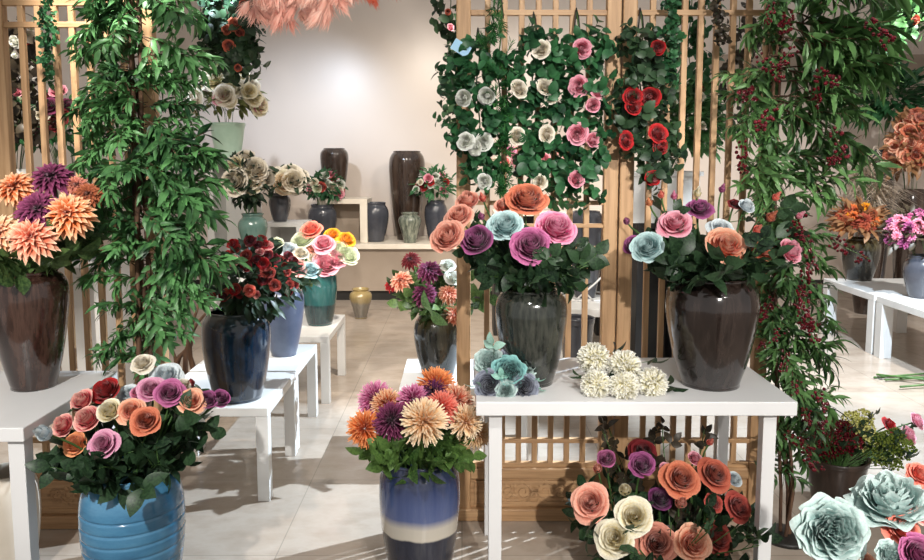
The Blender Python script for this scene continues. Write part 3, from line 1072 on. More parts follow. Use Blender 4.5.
Yv = V['blue']['c'].y
GB = 'roses in the light blue planter'
for kind, px, py, r, c, dy, lab in [
    ('cup', 103, 388, 15, 'red', .02, 'dark red rose at the back of the light blue planter'),
    ('rose', 141, 361, 11, 'ivory', .12, 'ivory rose standing highest over the light blue planter'),
    ('rose', 165, 373, 15, 'bluewhite', .12, 'blue-white rose behind the purple one, over the light blue planter'),
    ('rose', 127, 391, 10, 'bluewhite', .08, 'small blue-white rose between the dark red and the mauve, over the blue planter'),
    ('cup', 79, 399, 13, 'coralpink', -.02, 'coral pink rose below the dark red one, over the blue planter'),
    ('cup', 84, 417, 14.5, 'coralpink', -.1, 'coral pink rose with white edges beside the cream one, over the blue planter'),
    ('cup', 60, 424, 13, 'coralpink', -.08, 'coral pink rose next to the drooping white bud, over the blue planter'),
    ('bud', 40, 432, 12, 'bluewhite', -.27, 'drooping white rosebud at the edge of the blue planter bouquet'),
    ('cup', 72, 443, 13.5, 'peachyellow', -.14, 'peach-yellow rose low at the edge of the blue planter bouquet'),
    ('rose', 101, 443, 14, 'mauve', -.18, 'mauve rose lowest in front of the blue planter bouquet'),
    ('cup', 107, 409, 13, 'cream', -.1, 'cream rose between the coral pink and the peach one, over the blue planter'),
    ('rose', 130, 409, 13.5, 'peach', -.1, 'peach rose beside the cream one, over the blue planter'),
    ('rose', 145, 419, 14, 'burntorange', -.17, 'burnt orange rose in the middle of the blue planter bouquet'),
    ('rose', 150, 387, 13, 'mauve', -.02, 'bright mauve rose above the burnt orange one, over the blue planter'),
    ('cup', 137, 391, 8, 'pink', .03, 'half hidden pink rose behind the bright mauve one, over the blue planter'),
    ('rose', 169, 391, 14, 'magenta', -.06, 'purple-pink rose beside the bright mauve one, over the blue planter'),
    ('rose', 191, 399, 13, 'peach', -.05, 'peach rose beside the purple-pink one, over the blue planter'),
    ('cup', 183, 384, 8, 'ivory', .03, 'half hidden ivory rose behind the purple-pink one, over the blue planter'),
    ('bud', 191, 382, 6, 'red', .05, 'small dark red rosebud behind the peach rose, over the blue planter'),
    ('cup', 208, 398, 10, 'purple', -.02, 'purple rose facing aside in front of the navy vase foot'),
    ('cup', 221, 397, 10, 'purple', .0, 'purple rose farthest out from the blue planter, before the navy vase'),
]:
    flower(kind, px, py, r, Yv + dy, c, V['blue'], lab, GB, L_ROSE, 4, .9, .13)
sprigs(V['blue'], 16, 'dark green rose-leaf sprig in the light blue planter', 'leaf sprigs in the blue planter', L_ROSE, (.12, .22), .14)

Yv = V['two']['c'].y
GC = 'chrysanthemums in the banded floor vase'
for px, py, r, c, dy, lab in [
    (374, 397, 18, 'pinkmum', .06, 'pink spiky chrysanthemum at the aisle edge of the banded vase bunch'),
    (363, 427, 18, 'orange', -.06, 'bright orange spiky chrysanthemum lowest by the aisle, over the banded vase'),
    (386, 403, 16, 'orangepeach', .0, 'soft orange spiky chrysanthemum between the pink and plum ones'),
    (391, 419, 18, 'plum', -.1, 'plum spiky chrysanthemum beside the big cream one'),
    (413, 398, 16, 'pinkmum', -.02, 'magenta spiky chrysanthemum above the big cream one'),
    (424, 420, 23, 'creampeach', -.17, 'big cream spiky chrysanthemum at the front of the banded vase bunch'),
    (436, 383, 19, 'orange', .06, 'orange spiky chrysanthemum topmost in the banded vase bunch'),
    (434, 392, 15, 'deeppurple', .02, 'deep purple spiky chrysanthemum under the topmost orange one'),
    (442, 406, 17, 'coral', -.05, 'coral spiky chrysanthemum tucked behind the big cream one'),
    (456, 399, 18, 'corallight', .03, 'peach-coral spiky chrysanthemum nearest the white table corner'),
    (466, 420, 17, 'creampeach', -.06, 'pale cream spiky chrysanthemum under the white table corner'),
    (478, 432, 15, 'beige', .0, 'beige spiky chrysanthemum lowest beside the white table leg'),
]:
    flower('mum', px, py, r, Yv + dy, c, V['two'], lab, GC, L_MUM, 2, .85, .13)
sprigs(V['two'], 14, 'bright green leaf sprig in the banded floor vase', 'leaf sprigs in the banded vase', L_MUM, (.09, .15), .13)

Yv = V['front']['c'].y
GE = 'roses in the dark green-grey vase'
for kind, px, py, r, c, dy, lab in [
    ('garden', 444.5, 234, 17, 'salmon', -.08, 'salmon rose lowest of the three salmon ones over the green-grey vase'),
    ('rose', 457, 213, 14, 'salmon', .0, 'middle one of the three salmon roses over the green-grey vase'),
    ('cup', 466, 198, 13, 'salmon', .06, 'uppermost of the three salmon roses over the green-grey vase'),
    ('bud', 482, 196, 5.5, 'coral', .08, 'small red rosebud beside the uppermost salmon rose'),
    ('cup', 475, 237, 17, 'purple', -.1, 'purple half open rose beside the lowest salmon rose'),
    ('garden', 504, 222, 17, 'mint', -.06, 'pale mint rose in the middle over the green-grey vase'),
    ('garden', 526, 194, 20, 'burntorange', .05, 'burnt orange rose topmost over the green-grey vase'),
    ('cup', 503, 203, 10, 'salmon', .09, 'salmon rose half hidden behind the mint one'),
    ('garden', 531, 242, 20, 'magenta', -.14, 'large purple rose with a dark heart, lowest over the green-grey vase'),
    ('garden', 557, 223, 20, 'pink', -.05, 'large bright pink rose beside the lattice double post'),
    ('bud', 481, 215, 5, 'magenta', -.02, 'tiny magenta rosebud between the salmon and mint roses'),
]:
    flower(kind, px, py, r, Yv + dy, c, V['front'], lab, GE, L_ROSE, 4, .9, .12)
sprigs(V['front'], 15, 'dark green rose-leaf sprig in the green-grey vase', 'leaf sprigs in the green-grey vase', L_ROSE, (.14, .26), .14, tilt=(.65, 1.25))

Yv = V['right']['c'].y
GF = 'roses in the brown grey-footed vase'
for kind, px, py, r, c, dy, lab in [
    ('rose', 675, 220, 16, 'softpink', .0, 'bright pink open rose above the mint one, over the brown grey-footed vase'),
    ('garden', 646, 245, 15.5, 'mint', -.1, 'mint rose beside the lattice post, over the brown grey-footed vase'),
    ('cup', 632, 243, 11, 'purple', .0, 'purple rose half hidden behind the mint one by the lattice post'),
    ('small', 700, 205, 13, 'purple', .08, 'flat purple rose at the back of the brown grey-footed vase'),
    ('garden', 728, 242, 19.5, 'peach', -.15, 'large peach rose with a coral heart, front of the brown grey-footed vase'),
    ('rose', 722, 226, 12, 'bluewhite', -.03, 'white rose half hidden behind the large peach one'),
    ('small', 763, 248, 12, 'burntorange', -.06, 'rusty orange drooping rose between the peach and pink roses'),
    ('cup', 794, 249, 14, 'softpink', -.06, 'soft pink rose farthest towards the berry tree'),
    ('bud', 626, 220, 5, 'magenta', -.02, 'magenta rosebud in front of the lattice double post'),
    ('bud', 649, 201, 5, 'peachyellow', .04, 'yellow-peach rosebud above the pink open rose'),
    ('bud', 661, 193, 5, 'coral', .06, 'coral rosebud beside the yellow-peach bud'),
    ('bud', 674, 194, 5, 'pink', .06, 'pink rosebud below the red garland rose'),
    ('bud', 698, 191, 6, 'cream', .08, 'cream pointed rosebud before the lattice slats'),
    ('bud', 723, 187, 5, 'magenta', .08, 'magenta rosebud topmost over the brown grey-footed vase'),
    ('small', 736, 202, 7, 'maroon', .08, 'small maroon rose behind the large peach one'),
    ('cup', 748, 204, 9, 'bluewhite', .05, 'small white-green rose beside the maroon one'),
    ('bud', 778, 195, 5.5, 'coral', .06, 'orange-red rosebud highest in front of the berry tree'),
    ('bud', 773, 215, 7, 'burntorange', .0, 'orange-red fat rosebud left of the pink-tipped bud, before the berry tree'),
    ('bud', 759, 228, 6.5, 'coral', -.08, 'coral round rosebud beside the large peach rose'),
    ('bud', 802, 214, 5, 'softpink', .0, 'pink-tipped rosebud outermost towards the berry tree'),
]:
    flower(kind, px, py, r, Yv + dy, c, V['right'], lab, GF, L_ROSE, 4, .9, .12)
sprigs(V['right'], 17, 'dark green rose-leaf sprig in the brown grey-footed vase', 'leaf sprigs in the grey-footed vase', L_ROSE, (.16, .3), .14, tilt=(.65, 1.35))

Yv = V['under']['c'].y
GU = 'roses in the bouquet under the table'
for kind, px, py, r, c, dy, lab in [
    ('rose', 589, 501, 18, 'salmon', -.05, 'salmon rose outermost at the aisle side of the bouquet under the table'),
    ('cup', 606, 457, 10, 'magenta', .06, 'magenta rose above the salmon one, under the table'),
    ('bud', 597, 467, 7, 'salmon', .02, 'orange rosebud beside the magenta rose, under the table'),
    ('garden', 642, 463, 13, 'purple', .02, 'bright purple rose under the table, below the maroon one'),
    ('rose', 643, 449, 13, 'maroon', .1, 'maroon rose highest in the bouquet under the table'),
    ('bud', 625, 488, 9.5, 'cream', -.04, 'cream rosebud above the two cream roses under the table'),
    ('rose', 634, 515, 18, 'cream', -.12, 'upper one of two open cream roses under the table'),
    ('rose', 614, 537, 18.5, 'cream', -.14, 'lower one of two open cream roses under the table'),
    ('cup', 661, 497, 13, 'deeppurple', -.02, 'deep purple rose in the middle of the bouquet under the table'),
    ('rose', 682, 476, 18, 'burntorange', -.04, 'orange-brown open rose below the table edge, middle of the bouquet'),
    ('rose', 717, 472, 16, 'rust', .0, 'rust rose beside the orange-brown one under the table'),
    ('bud', 682, 501, 9, 'salmon', -.08, 'salmon rosebud below the orange-brown rose'),
    ('rose', 657, 542, 19.5, 'dustyrose', -.15, 'dusty rose-brown open rose at the bottom, next to the cream ones'),
    ('rose', 695, 542, 17.5, 'peach', -.15, 'peach open rose at the bottom of the bouquet under the table'),
    ('rose', 720, 537, 16, 'rustred', -.07, 'brick red rose beside the bottom peach one under the table'),
    ('rose', 741, 505, 14, 'rustred', .0, 'brick red rose by the table leg, in the bouquet under the table'),
    ('small', 715, 502, 10, 'rustred', -.02, 'small brick red rose in the gap between the rust and peach roses'),
    ('cup', 696, 457, 8, 'softpink', .06, 'soft pink rose behind the orange-brown and rust roses'),
    ('cup', 667, 468, 8, 'softpink', .04, 'soft pink rose between the purple and orange-brown roses'),
    ('cup', 736, 478, 9, 'bluewhite', .04, 'white rose half hidden behind the rust one under the table'),
    ('cup', 763, 507, 8.5, 'mint', -.02, 'pale mint rose touching the white table leg'),
    ('bud', 711, 441, 5, 'coral', .05, 'small coral rosebud highest at the table leg side of the bouquet'),
]:
    flower(kind, px, py, r, Yv + dy, c, V['under'], lab, GU, L_ROSE, 3, .95, .11)
sprigs(V['under'], 44, 'green rose-leaf sprig in the bouquet under the table', 'leaf sprigs under the table', L_ROSE, (.34, .52), .12, tilt=(.35, 1.3), front=False, back=.3)
sprigs(V['under'], 5, 'dark purple-brown leaf sprig in the bouquet under the table', 'dark leaf sprigs under the table', L_DARK, (.82, .92), .1, tilt=(.2, .5), front=False, back=.7)

Yv = V['peony']['c'].y
GP = 'flowers in the nearest dark floor vase'
for kind, px, py, r, c, dy, lab, fc in [
    ('peony', 834, 532, 37, 'teal', .0, 'huge pale teal peony lower of the two beside the brown planter', (-.25, -.9, .45)),
    ('peony', 889, 492, 40, 'teal', .05, 'huge pale teal peony seen from the side, in front of the planter', (-.25, -.3, 1)),
    ('rose', 905, 527, 17, 'coral', .0, 'coral rose under the side-facing teal peony', None),
    ('rose', 922, 472, 13, 'coral', .1, 'coral rose peeping over the side-facing teal peony', None),
    ('garden', 922, 552, 20, 'magenta', -.1, 'purple-magenta rose in the picture corner', None),
    ('peony', 892, 553, 13, 'teal', -.08, 'small teal bloom between the huge peony and the magenta rose', None),
    ('rose', 924, 512, 11, 'coralpink', .02, 'coral pink rose cut by the picture edge above the magenta one', None),
    ('rose', 866, 560, 9, 'peach', -.02, 'small peach rose at the bottom edge beside the huge teal peony', None),
]:
    flower(kind, px, py, r, Yv + dy, c, V['peony'], lab, GP, L_ROSE, 2, .9, .08, fc)
sprigs(V['peony'], 8, 'green leaf sprig among the big teal peonies', 'leaf sprigs with the teal peonies', L_ROSE, (.14, .22), .1)

Yv = V['drip']['c'].y
GH = 'dahlias in the olive drip vase'
for kind, px, py, r, c, dy, lab in [
    ('dahlia', 410, 258, 11, 'maroon', .05, 'dark red dahlia highest over the olive drip vase'),
    ('dahlia', 400, 279, 13, 'corallight', -.05, 'peach dahlia outermost by the aisle over the olive drip vase'),
    ('dahlia', 390, 284, 8, 'red', .03, 'red dahlia half hidden behind the peach one over the olive drip vase'),
    ('dahlia', 429, 268, 14, 'plum', -.02, 'upper plum dahlia over the olive drip vase'),
    ('dahlia', 423, 292, 14, 'plum', -.1, 'lower plum dahlia over the olive drip vase'),
    ('dahlia', 449, 292, 12, 'corallight', -.05, 'coral dahlia beside the lower plum one, by the lattice post'),
    ('dahlia', 455, 314, 13, 'corallight', -.08, 'coral dahlia hanging down against the olive drip vase'),
    ('small', 448, 263, 8, 'white', .0, 'upper white bloom beside the upper plum dahlia'),
    ('small', 454, 276, 9, 'white', -.02, 'lower white bloom between the plum and coral dahlias'),
]:
    flower(kind, px, py, r, Yv + dy, c, V['drip'], lab, GH, L_DAHL, 3, .8, .15)
sprigs(V['drip'], 7, 'green leaf sprig in the olive drip vase', 'leaf sprigs in the olive drip vase', L_DAHL, (.15, .25), .17)

GT = 'pastel flowers on the aisle tables'
Yt = V['teal']['c'].y
for kind, px, py, r, c, dy, lab in [
    ('rose', 310, 227, 9, 'coral', .05, 'coral rose topmost over the teal vase'),
    ('small', 333, 232, 7, 'marigold', .06, 'yellow-orange bloom beside the topmost coral rose'),
    ('small', 347, 237, 8, 'marigold', .04, 'yellow-orange bloom outermost over the teal vase'),
    ('garden', 301, 237, 10, 'palegreen', .02, 'pale green-white bloom below the topmost coral rose'),
    ('rose', 323, 241, 9, 'softpink', -.03, 'pale pink rose in the middle over the teal vase'),
    ('garden', 341, 248, 10, 'palegreen', -.02, 'pale green bloom under the yellow-orange ones'),
    ('garden', 350, 253, 9, 'palegreen', -.02, 'pale green bloom outermost by the aisle floor'),
    ('garden', 326, 262, 11, 'softpink', -.1, 'pale pink bloom lowest against the teal vase'),
    ('garden', 336, 256, 10, 'softpink', -.06, 'pale pink bloom beside the lowest one over the teal vase'),
    ('small', 314, 256, 8, 'ivory', -.05, 'ivory bloom between the pink and blue ones over the teal vase'),
    ('small', 314, 246, 7, 'salmon', -.02, 'salmon bloom in the thick of the pastel bunch'),
]:
    flower(kind, px, py, r * 1.18, Yt + dy, c, V['teal'], lab, GT, L_OLIVE, 2, .8, .1)
sprigs(V['teal'], 8, 'green leaf sprig in the teal vase', 'leaf sprigs in the teal vase', L_IVY, (.12, .2), .13)
Ys_ = V['slate']['c'].y
for kind, px, py, r, c, dy, lab in [
    ('rose', 296, 265, 9, 'coralpink', -.04, 'bright pink-white rose over the slate-blue vase'),
    ('rose', 311, 268, 8, 'mint', -.02, 'sky blue rose next to the bright pink-white one'),
    ('small', 278, 258, 8, 'red', .0, 'red rose over the slate-blue vase beside the navy vase bouquet'),
    ('small', 287, 246, 8, 'bluewhite', .05, 'pale blue-green bloom behind the bright pink-white rose'),
    ('small', 275, 241, 7, 'palegreen', .06, 'pale green bloom at the back over the slate-blue vase'),
    ('small', 301, 251, 7, 'ivory', .03, 'ivory bloom above the bright pink-white rose'),
]:
    flower(kind, px, py, r * 1.15, Ys_ + dy, c, V['slate'], lab, GT, L_OLIVE, 3, .8, .1)
sprigs(V['slate'], 8, 'green leaf sprig in the slate-blue vase', 'leaf sprigs in the slate-blue vase', L_ROSE, (.1, .2), .12)

# ================================================================== DISTANT BOUQUETS
def bq(label, vk, px, py, rxp, rzp, cols, n, **k):
    v = V[vk]; Y = v['c'].y
    Y += k.pop('dy', -.03)
    rx, rz = psize(rxp, Y), psize(rzp, Y)
    return bouquet(label, v, at(px, py, Y), (rx, min(rx, .3), rz), cols, n, **k)


bq('dense bouquet of small dark red roses in the navy vase', 'navy', 254, 279, 44, 42, ['rustred', 'maroon', 'coral', 'red', 'rustred', 'maroon', 'coralpink'], 62, rs=.024, leafm=L_ROSE, leafn=560, leafL=.07, leafW=.5, drop=1, shell=(.8, 1.08))
bq('ivory and yellow bouquet in the pale sage pot', 'pale', 226, 98, 34, 26, ['ivory', 'cream', 'ivory', 'softpink', 'cream'], 26, rs=.085, leafm=L_OLIVE, leafn=210, leafL=.13, shell=(.85, 1.1), dy=-.12)
bq('cream rose bouquet in the small charcoal vase', 'darks', 285, 182, 22, 13, ['ivory', 'creampeach', 'cream', 'ivory'], 10, kind='garden', rs=.095, leafm=L_ROSE, leafn=110, leafL=.1)
bq('loose cream blossom bouquet in the grey-green vase', 'green', 246, 181, 20, 26, ['ivory', 'cream', 'creampeach'], 15, kind='garden', rs=.095, leafm=L_ROSE, leafn=420, leafL=.09, drop=1)
bq('round bouquet of white and pink roses over the dark grey vase', 'g3', 325, 189, 19, 18, ['ivory', 'softpink', 'white', 'ivory', 'rustred', 'palegreen'], 24, rs=.055, leafm=L_IVY, leafn=240, leafL=.1)
bq('bouquet of white rosebuds beside the tallest bronze vase', 'g2', 434, 186, 22, 17, ['white', 'ivory', 'softpink', 'red'], 22, rs=.05, leafm=L_IVY, leafn=220, leafL=.1)
bq('autumn orange and brown bouquet in the dark drip vase', 'drip2', 858, 222, 26, 18, ['orange', 'brownrust', 'marigold', 'burntorange', 'rust'], 34, kind='smalldahlia', rs=.07, leafm=L_BROWN, leafn=260, leafL=.12)
bq('pink blossom bouquet in the grey vase by the far wall', 'grey4', 910, 234, 24, 25, ['pinkmum', 'softpink', 'mauve', 'magenta', 'softpink'], 46, kind='smalldahlia', rs=.06, leafm=L_DARK, leafn=200, leafL=.1)

# tall vases behind the far table
YX = 8.6
zt = at(905, 190, YX).z
V['far1'] = vase('vase', 'tall brown floor vase behind the pink blossom bouquet', at(912, 190, YX).x, YX, 0, zt, .17, 'tall', BRONZE)
bq('big peach and rust hydrangea bouquet above the pink blossoms', 'far1', 910, 152, 22, 42, ['corallight', 'rust', 'peach', 'dustyrose', 'burntorange'], 84, rs=.075, kind='small', leafm=L_BROWN, leafn=320, leafL=.13)
V['far2'] = vase('vase', 'tall bronze floor vase of beige pampas plumes', at(868, 230, YX).x, YX, 0, at(868, 232, YX).z, .17, 'tall', BRONZE)


def plumes(label, vk, tips, L, mat, name='pampas_bunch', cat='pampas grass'):
    v = V[vk]; base = v['bot']
    t = thing(name, label, cat, base)
    for q in tips:
        g = G()
        path = bez(base, v['neck'], v['neck'].lerp(q, .5) + Vector((0, 0, .08)), q, 8)
        g.tube([p - base for p in path], .005, .002, 5, 1)
        for k in range(130):
            i = rnd(5, 7.98)
            p = path[int(i)].lerp(path[int(i) + 1], i % 1)
            a = rnd(0, 6.28)
            d = (path[-1] - path[-2]).normalized() * .9 + Vector((cos(a), sin(a), rnd(-.2, .3))) * .8
            g.leaf(p - base, d, (0, 0, 1), L * rnd(.6, 1.2), .012, .9, .1, 3)
        g.obj('plume', [mat, STEM], t)


plumes('beige pampas plumes in front of the far wall', 'far2', [at(x, y, YX + dy) for x, y, dy in ((852, 168, 0), (862, 160, .1), (872, 150, -.1), (884, 165, .1), (878, 185, -.1), (890, 190, 0))], .3, L_PAMP)
V['far3'] = vase('vase', 'tall charcoal floor vase holding the green bush by the far wall', at(895, 150, 8.9).x, 9.2, 0, at(895, 150, 9.2).z, .16, 'tall', DARKV)
bq('light green leafy bunch below the wall ledge', 'far3', 892, 102, 34, 32, ['palegreen'], 0, rs=.05, leafm=L_IVY, leafn=420, leafL=.2, leafW=.3, name='leafy_bunch', cat='leafy bunch')

# ---- behind the lattice screens
YM = 5.3
zt = at(668, 176, YM).z
x0, x1 = at(634, 176, YM).x, at(700, 176, YM).x
pedestal('dark stand under the white planter box behind the lattice', x0 + .04, x1 - .04, YM + .03, .36, zt - .32, BLACK)
t = thing('planter_box', 'white planter box seen through the lattice beside the berry tree', 'planter', ((x0 + x1) / 2, YM, 0))
w = (x1 - x0) / 2
g = G()
z0 = zt - .32
g.box((-w, 0, z0), (w, .02, zt)); g.box((-w, .4, z0), (w, .42, zt)); g.box((-w, .02, z0), (-w + .02, .4, zt)); g.box((w - .02, .02, z0), (w, .4, zt)); g.box((-w + .02, .02, zt - .12), (w - .02, .4, zt - .1))
g.obj('body', WHITE_OLD, t, False)
g = G()
for a, b in (((-w - .02, -.02), (w + .02, .03)), ((-w - .02, .39), (w + .02, .44))):
    g.box((a[0], a[1], zt), (b[0], b[1], zt + .03))
for sx in (-1, 1):
    g.box((min(sx * w, sx * (w + .02)) if sx > 0 else -w - .02, .03, zt), (w + .02 if sx > 0 else -w + .03, .39, zt + .03))
g.obj('rim', WHITE_OLD, t, False)
V['box'] = dict(c=Vector(((x0 + x1) / 2, YM + .2, 0)), neck=Vector(((x0 + x1) / 2, YM + .2, zt)), r=.15, bot=Vector(((x0 + x1) / 2, YM + .2, zt - .095)))
bq('mixed green bush with pale berries in the white planter box', 'box', 678, 128, 44, 50, ['ivory', 'palegreen', 'maroon'], 14, rs=.03, leafm=L_TREE, leafn=1100, leafL=.1, leafW=.4, name='shrub', cat='shrub', bname='berry')
V['wv'] = vase_px('vase', 'tall white vase on the low table behind the lattice, under the mint rose', 640, 244, 304, 26, HL, 'tall', WHITEV)
V['dk'] = vase('vase', 'dark planter on the floor in front of the lattice-side low table', at(577, 335, 5.9).x, 5.9, 0, at(577, 318, 5.9).z, psize(17, 5.9), 'pot', DARKV)
p = gnd(583, 303, HL)
V['dk2'] = vase('vase', 'dark vase inside the white wire rack behind the lattice', at(585, 303, p.y + .3).x, p.y + .3, HL, at(585, 212, p.y + .3).z - HL, .16, 'tall', DARKV)
# white wire rack
Yw = p.y + .3
c = V['dk2']['c']
t = thing('wire_rack', 'white looping wire rack round the dark vase behind the lattice', 'wire rack', (c.x, c.y, HL))
hr = at(583, 258, Yw).z - HL
for k in range(9):
    a = 2 * pi * k / 9
    g = G()
    pts = []
    for q in range(13):
        tt = q / 12
        aa = a + 1.3 * (tt - .5) * (1 if k % 2 else -1)
        rr = .25 + .05 * sin(pi * tt)
        pts.append((rr * cos(aa), rr * sin(aa), .008 + tt * hr))
    g.tube(pts, .008, .008, 6)
    g.obj('wire', WHITE, t)
for z in (.008, hr):
    g = G(); g.tube([(.25 * cos(2 * pi * k / 28), .25 * sin(2 * pi * k / 28), z) for k in range(29)], .009, .009, 6); g.obj('ring', WHITE, t)
# flowers behind the middle lattice on a pedestal
Yk = 7.45
zk = at(530, 212, Yk).z
pedestal('cream tall pedestal behind the lattice under the pink and white bouquet', at(494, 212, Yk).x, at(606, 212, Yk).x, Yk, .4, zk, CREAM, BLACK)
V['mid'] = vase('vase', 'low white vase on the cream pedestal behind the lattice', at(530, 205, Yk + .2).x, Yk + .2, zk, at(530, 190, Yk + .2).z - zk, .12, 'jar', WHITEV)
bq('pink, coral and white bouquet seen through the middle lattice', 'mid', 534, 166, 44, 24, ['softpink', 'coralpink', 'white', 'mauve', 'coral', 'ivory'], 44, rs=.055, kind='small', leafm=L_IVY, leafn=260, leafL=.09)
# behind the left lattice
Yl = 5.4
zl = at(40, 262, Yl).z
pedestal('white pedestal behind the dahlia lattice with a teal pot on top', at(-10, 262, Yl).x, at(102, 262, Yl).x, Yl, .45, zl)
V['tp'] = vase('flowerpot', 'teal pot behind the lattice and the brown vase bouquet', at(80, 250, Yl + .22).x, Yl + .22, zl, at(80, 236, Yl + .22).z - zl, .15, 'pot', TEALV, cat='pot')
V['wp'] = vase('flowerpot', 'white pot behind the lattice over the orange dahlia', at(18, 250, Yl + .22).x, Yl + .22, zl, at(18, 170, Yl + .22).z - zl, .13, 'tall', WHITEV, cat='pot')
bq('plum and white bouquet seen through the dahlia lattice', 'tp', 62, 128, 26, 40, ['plum', 'maroon', 'ivory', 'softpink'], 18, rs=.06, leafm=L_IVY, leafn=240, leafL=.1)
bq('white and yellow-green bouquet seen through the dahlia lattice', 'wp', 16, 130, 26, 32, ['white', 'cream', 'palegreen'], 18, rs=.05, leafm=L_IVY, leafn=240, leafL=.1)
# pale tub under the left table, driftwood on the floor
p = gnd(2, 540, 0)
V['tub'] = vase('flowerpot', 'pale beige tub on the floor behind the white table leg', at(4, 500, 3.0).x, 3.02, 0, at(4, 474, 3.0).z, .12, 'barrel', plain('beige_clay', (206, 196, 180), (220, 210, 196), .6, 6), cat='pot')
t = thing('driftwood', 'twisted brown driftwood root on the floor beside the navy vase table', 'driftwood', (at(180, 380, 4.9).x, 4.9, 0))
for k in range(8):
    g = G(); a = k * .8; pts = []
    for q in range(9):
        tt = q / 8
        pts.append((.16 * cos(a) * tt + .05 * sin(6 * tt + k), .14 * sin(a) * tt, .02 + (.75 - .09 * k) * tt + .05 * sin(7 * tt + 2 * k)))
    g.tube(pts, .03, .008, 7)
    g.obj('root', BARK, t)

# ================================================================== BUNCHES LYING ON THE TABLE
def bunch(label, flowers, Yf, leafm, leaves, kind, stems_to, cat='flower bunch'):
    pts = [at(a[0], a[1], Yf + a[4]) for a in flowers]
    c = sum(pts, Vector()) / len(pts)
    base = Vector((c.x, c.y, HT))
    t = thing('flower_bunch', label, cat, base)
    tied = at(stems_to[0], stems_to[1], Yf + stems_to[2]); tied.z = HT + .012
    for (px, py, r, col, dy, kd), P in zip(flowers, pts):
        rr = psize(r, Yf + dy)
        P.z = max(P.z, HT + rr * .72)
        d = Vector((P.x - c.x, -.55, (P.z - c.z) * 1.2 + .25)).normalized()
        if kd == 'pompom': d = Vector((rnd(-.2, .2), -.7, .7))
        inst('bloom', R.choice(MESH[kd]), t, PET[col], P - base, facing(d, rnd(0, 6)), rr * (1.05 if kd == 'pompom' else 1.22))
        g = G(); g.tube([q - base for q in bez(P - Vector(d).normalized() * rr * .4, P.lerp(tied, .4), P.lerp(tied, .8), tied + Vector((rnd(-.02, .02), 0, rnd(0, .02))), 5)], .003, .003, 5)
        g.obj('stem', STEM, t)
    for px, py, dy, dx, dz, s in leaves:
        P = at(px, py, Yf + dy); P.z = max(P.z, HT + .02)
        inst('leaf', R.choice(SPRAY_L), t, leafm, P - base - Vector((dx, -.2, dz)).normalized() * s * .6, facing((dx, -.2, dz), 0), s)
    return t


Yt_ = gnd(507, 398, HT).y + .07
bunch('bunch of small teal and dark grey peonies lying before the green-grey vase', [
    (489, 361, 11, 'teal', .06, 'peony'), (509, 372, 13, 'tealdark', -.01, 'peony'), (489, 385, 12.5, 'greydark', -.03, 'garden'),
    (524, 389, 11.5, 'greydark', -.03, 'garden'), (506, 392, 8, 'teal', -.05, 'peony'), (524, 368, 10, 'teal', .04, 'peony'), (513, 357, 9, 'greydark', .08, 'peony')],
    Yt_, L_TEAL, [(493, 347, .06, -.2, 1, .07), (480, 384, .0, -1, .1, .07), (533, 380, .0, 1, .2, .06), (500, 378, -.03, 0, 1, .05), (536, 395, 0, 1, -.2, .05), (486, 372, .02, -1, .5, .06)], 'peony', (520, 370, .22))
Ym_ = gnd(620, 399, HT).y + .08
bunch('bunch of five cream-white pompom chrysanthemums lying on the white table', [
    (594, 359, 15.5, 'mumwhite', .08, 'pompom'), (624, 367, 16, 'mumwhite', .03, 'pompom'), (596, 385, 14.5, 'mumwhite', -.03, 'pompom'),
    (624, 389, 14.5, 'mumwhite', -.05, 'pompom'), (652, 384, 15, 'mumwhite', -.01, 'pompom')],
    Ym_, L_ROSE, [(648, 361, .1, 1, .2, .1), (666, 388, .03, 1, -.1, .09), (612, 352, .12, .6, .6, .08), (580, 375, .05, -1, 0, .06), (610, 378, .03, 0, .3, .06)], 'pompom', (640, 370, .25))

# price cards
def card(label, px, py, Y, w, h, mat, rot=(0, 0, 0)):
    t = thing('price_card', label, 'price card', at(px, py, Y))
    t.rotation_euler = rot
    w, h = psize(w, Y) / 2, psize(h, Y) / 2
    g = G(); g.box((-w, -.0008, -h), (w, .0008, h)); g.obj('card', mat, t, False)
    g = G(); g.tube([(0, 0, h), (.004, .004, h + .03), (0, .012, h + .055)], .0008, .0008, 5); g.obj('string', CARD, t)


card('white price card hanging in the leaves over the green-grey vase', 528, 279, V['front']['c'].y - .14, 7, 14, CARD, (-.15, .25, .2))
card('white price card hanging below the large peach rose', 720, 271, V['right']['c'].y - .16, 8, 12, CARD, (-.2, .35, .1))

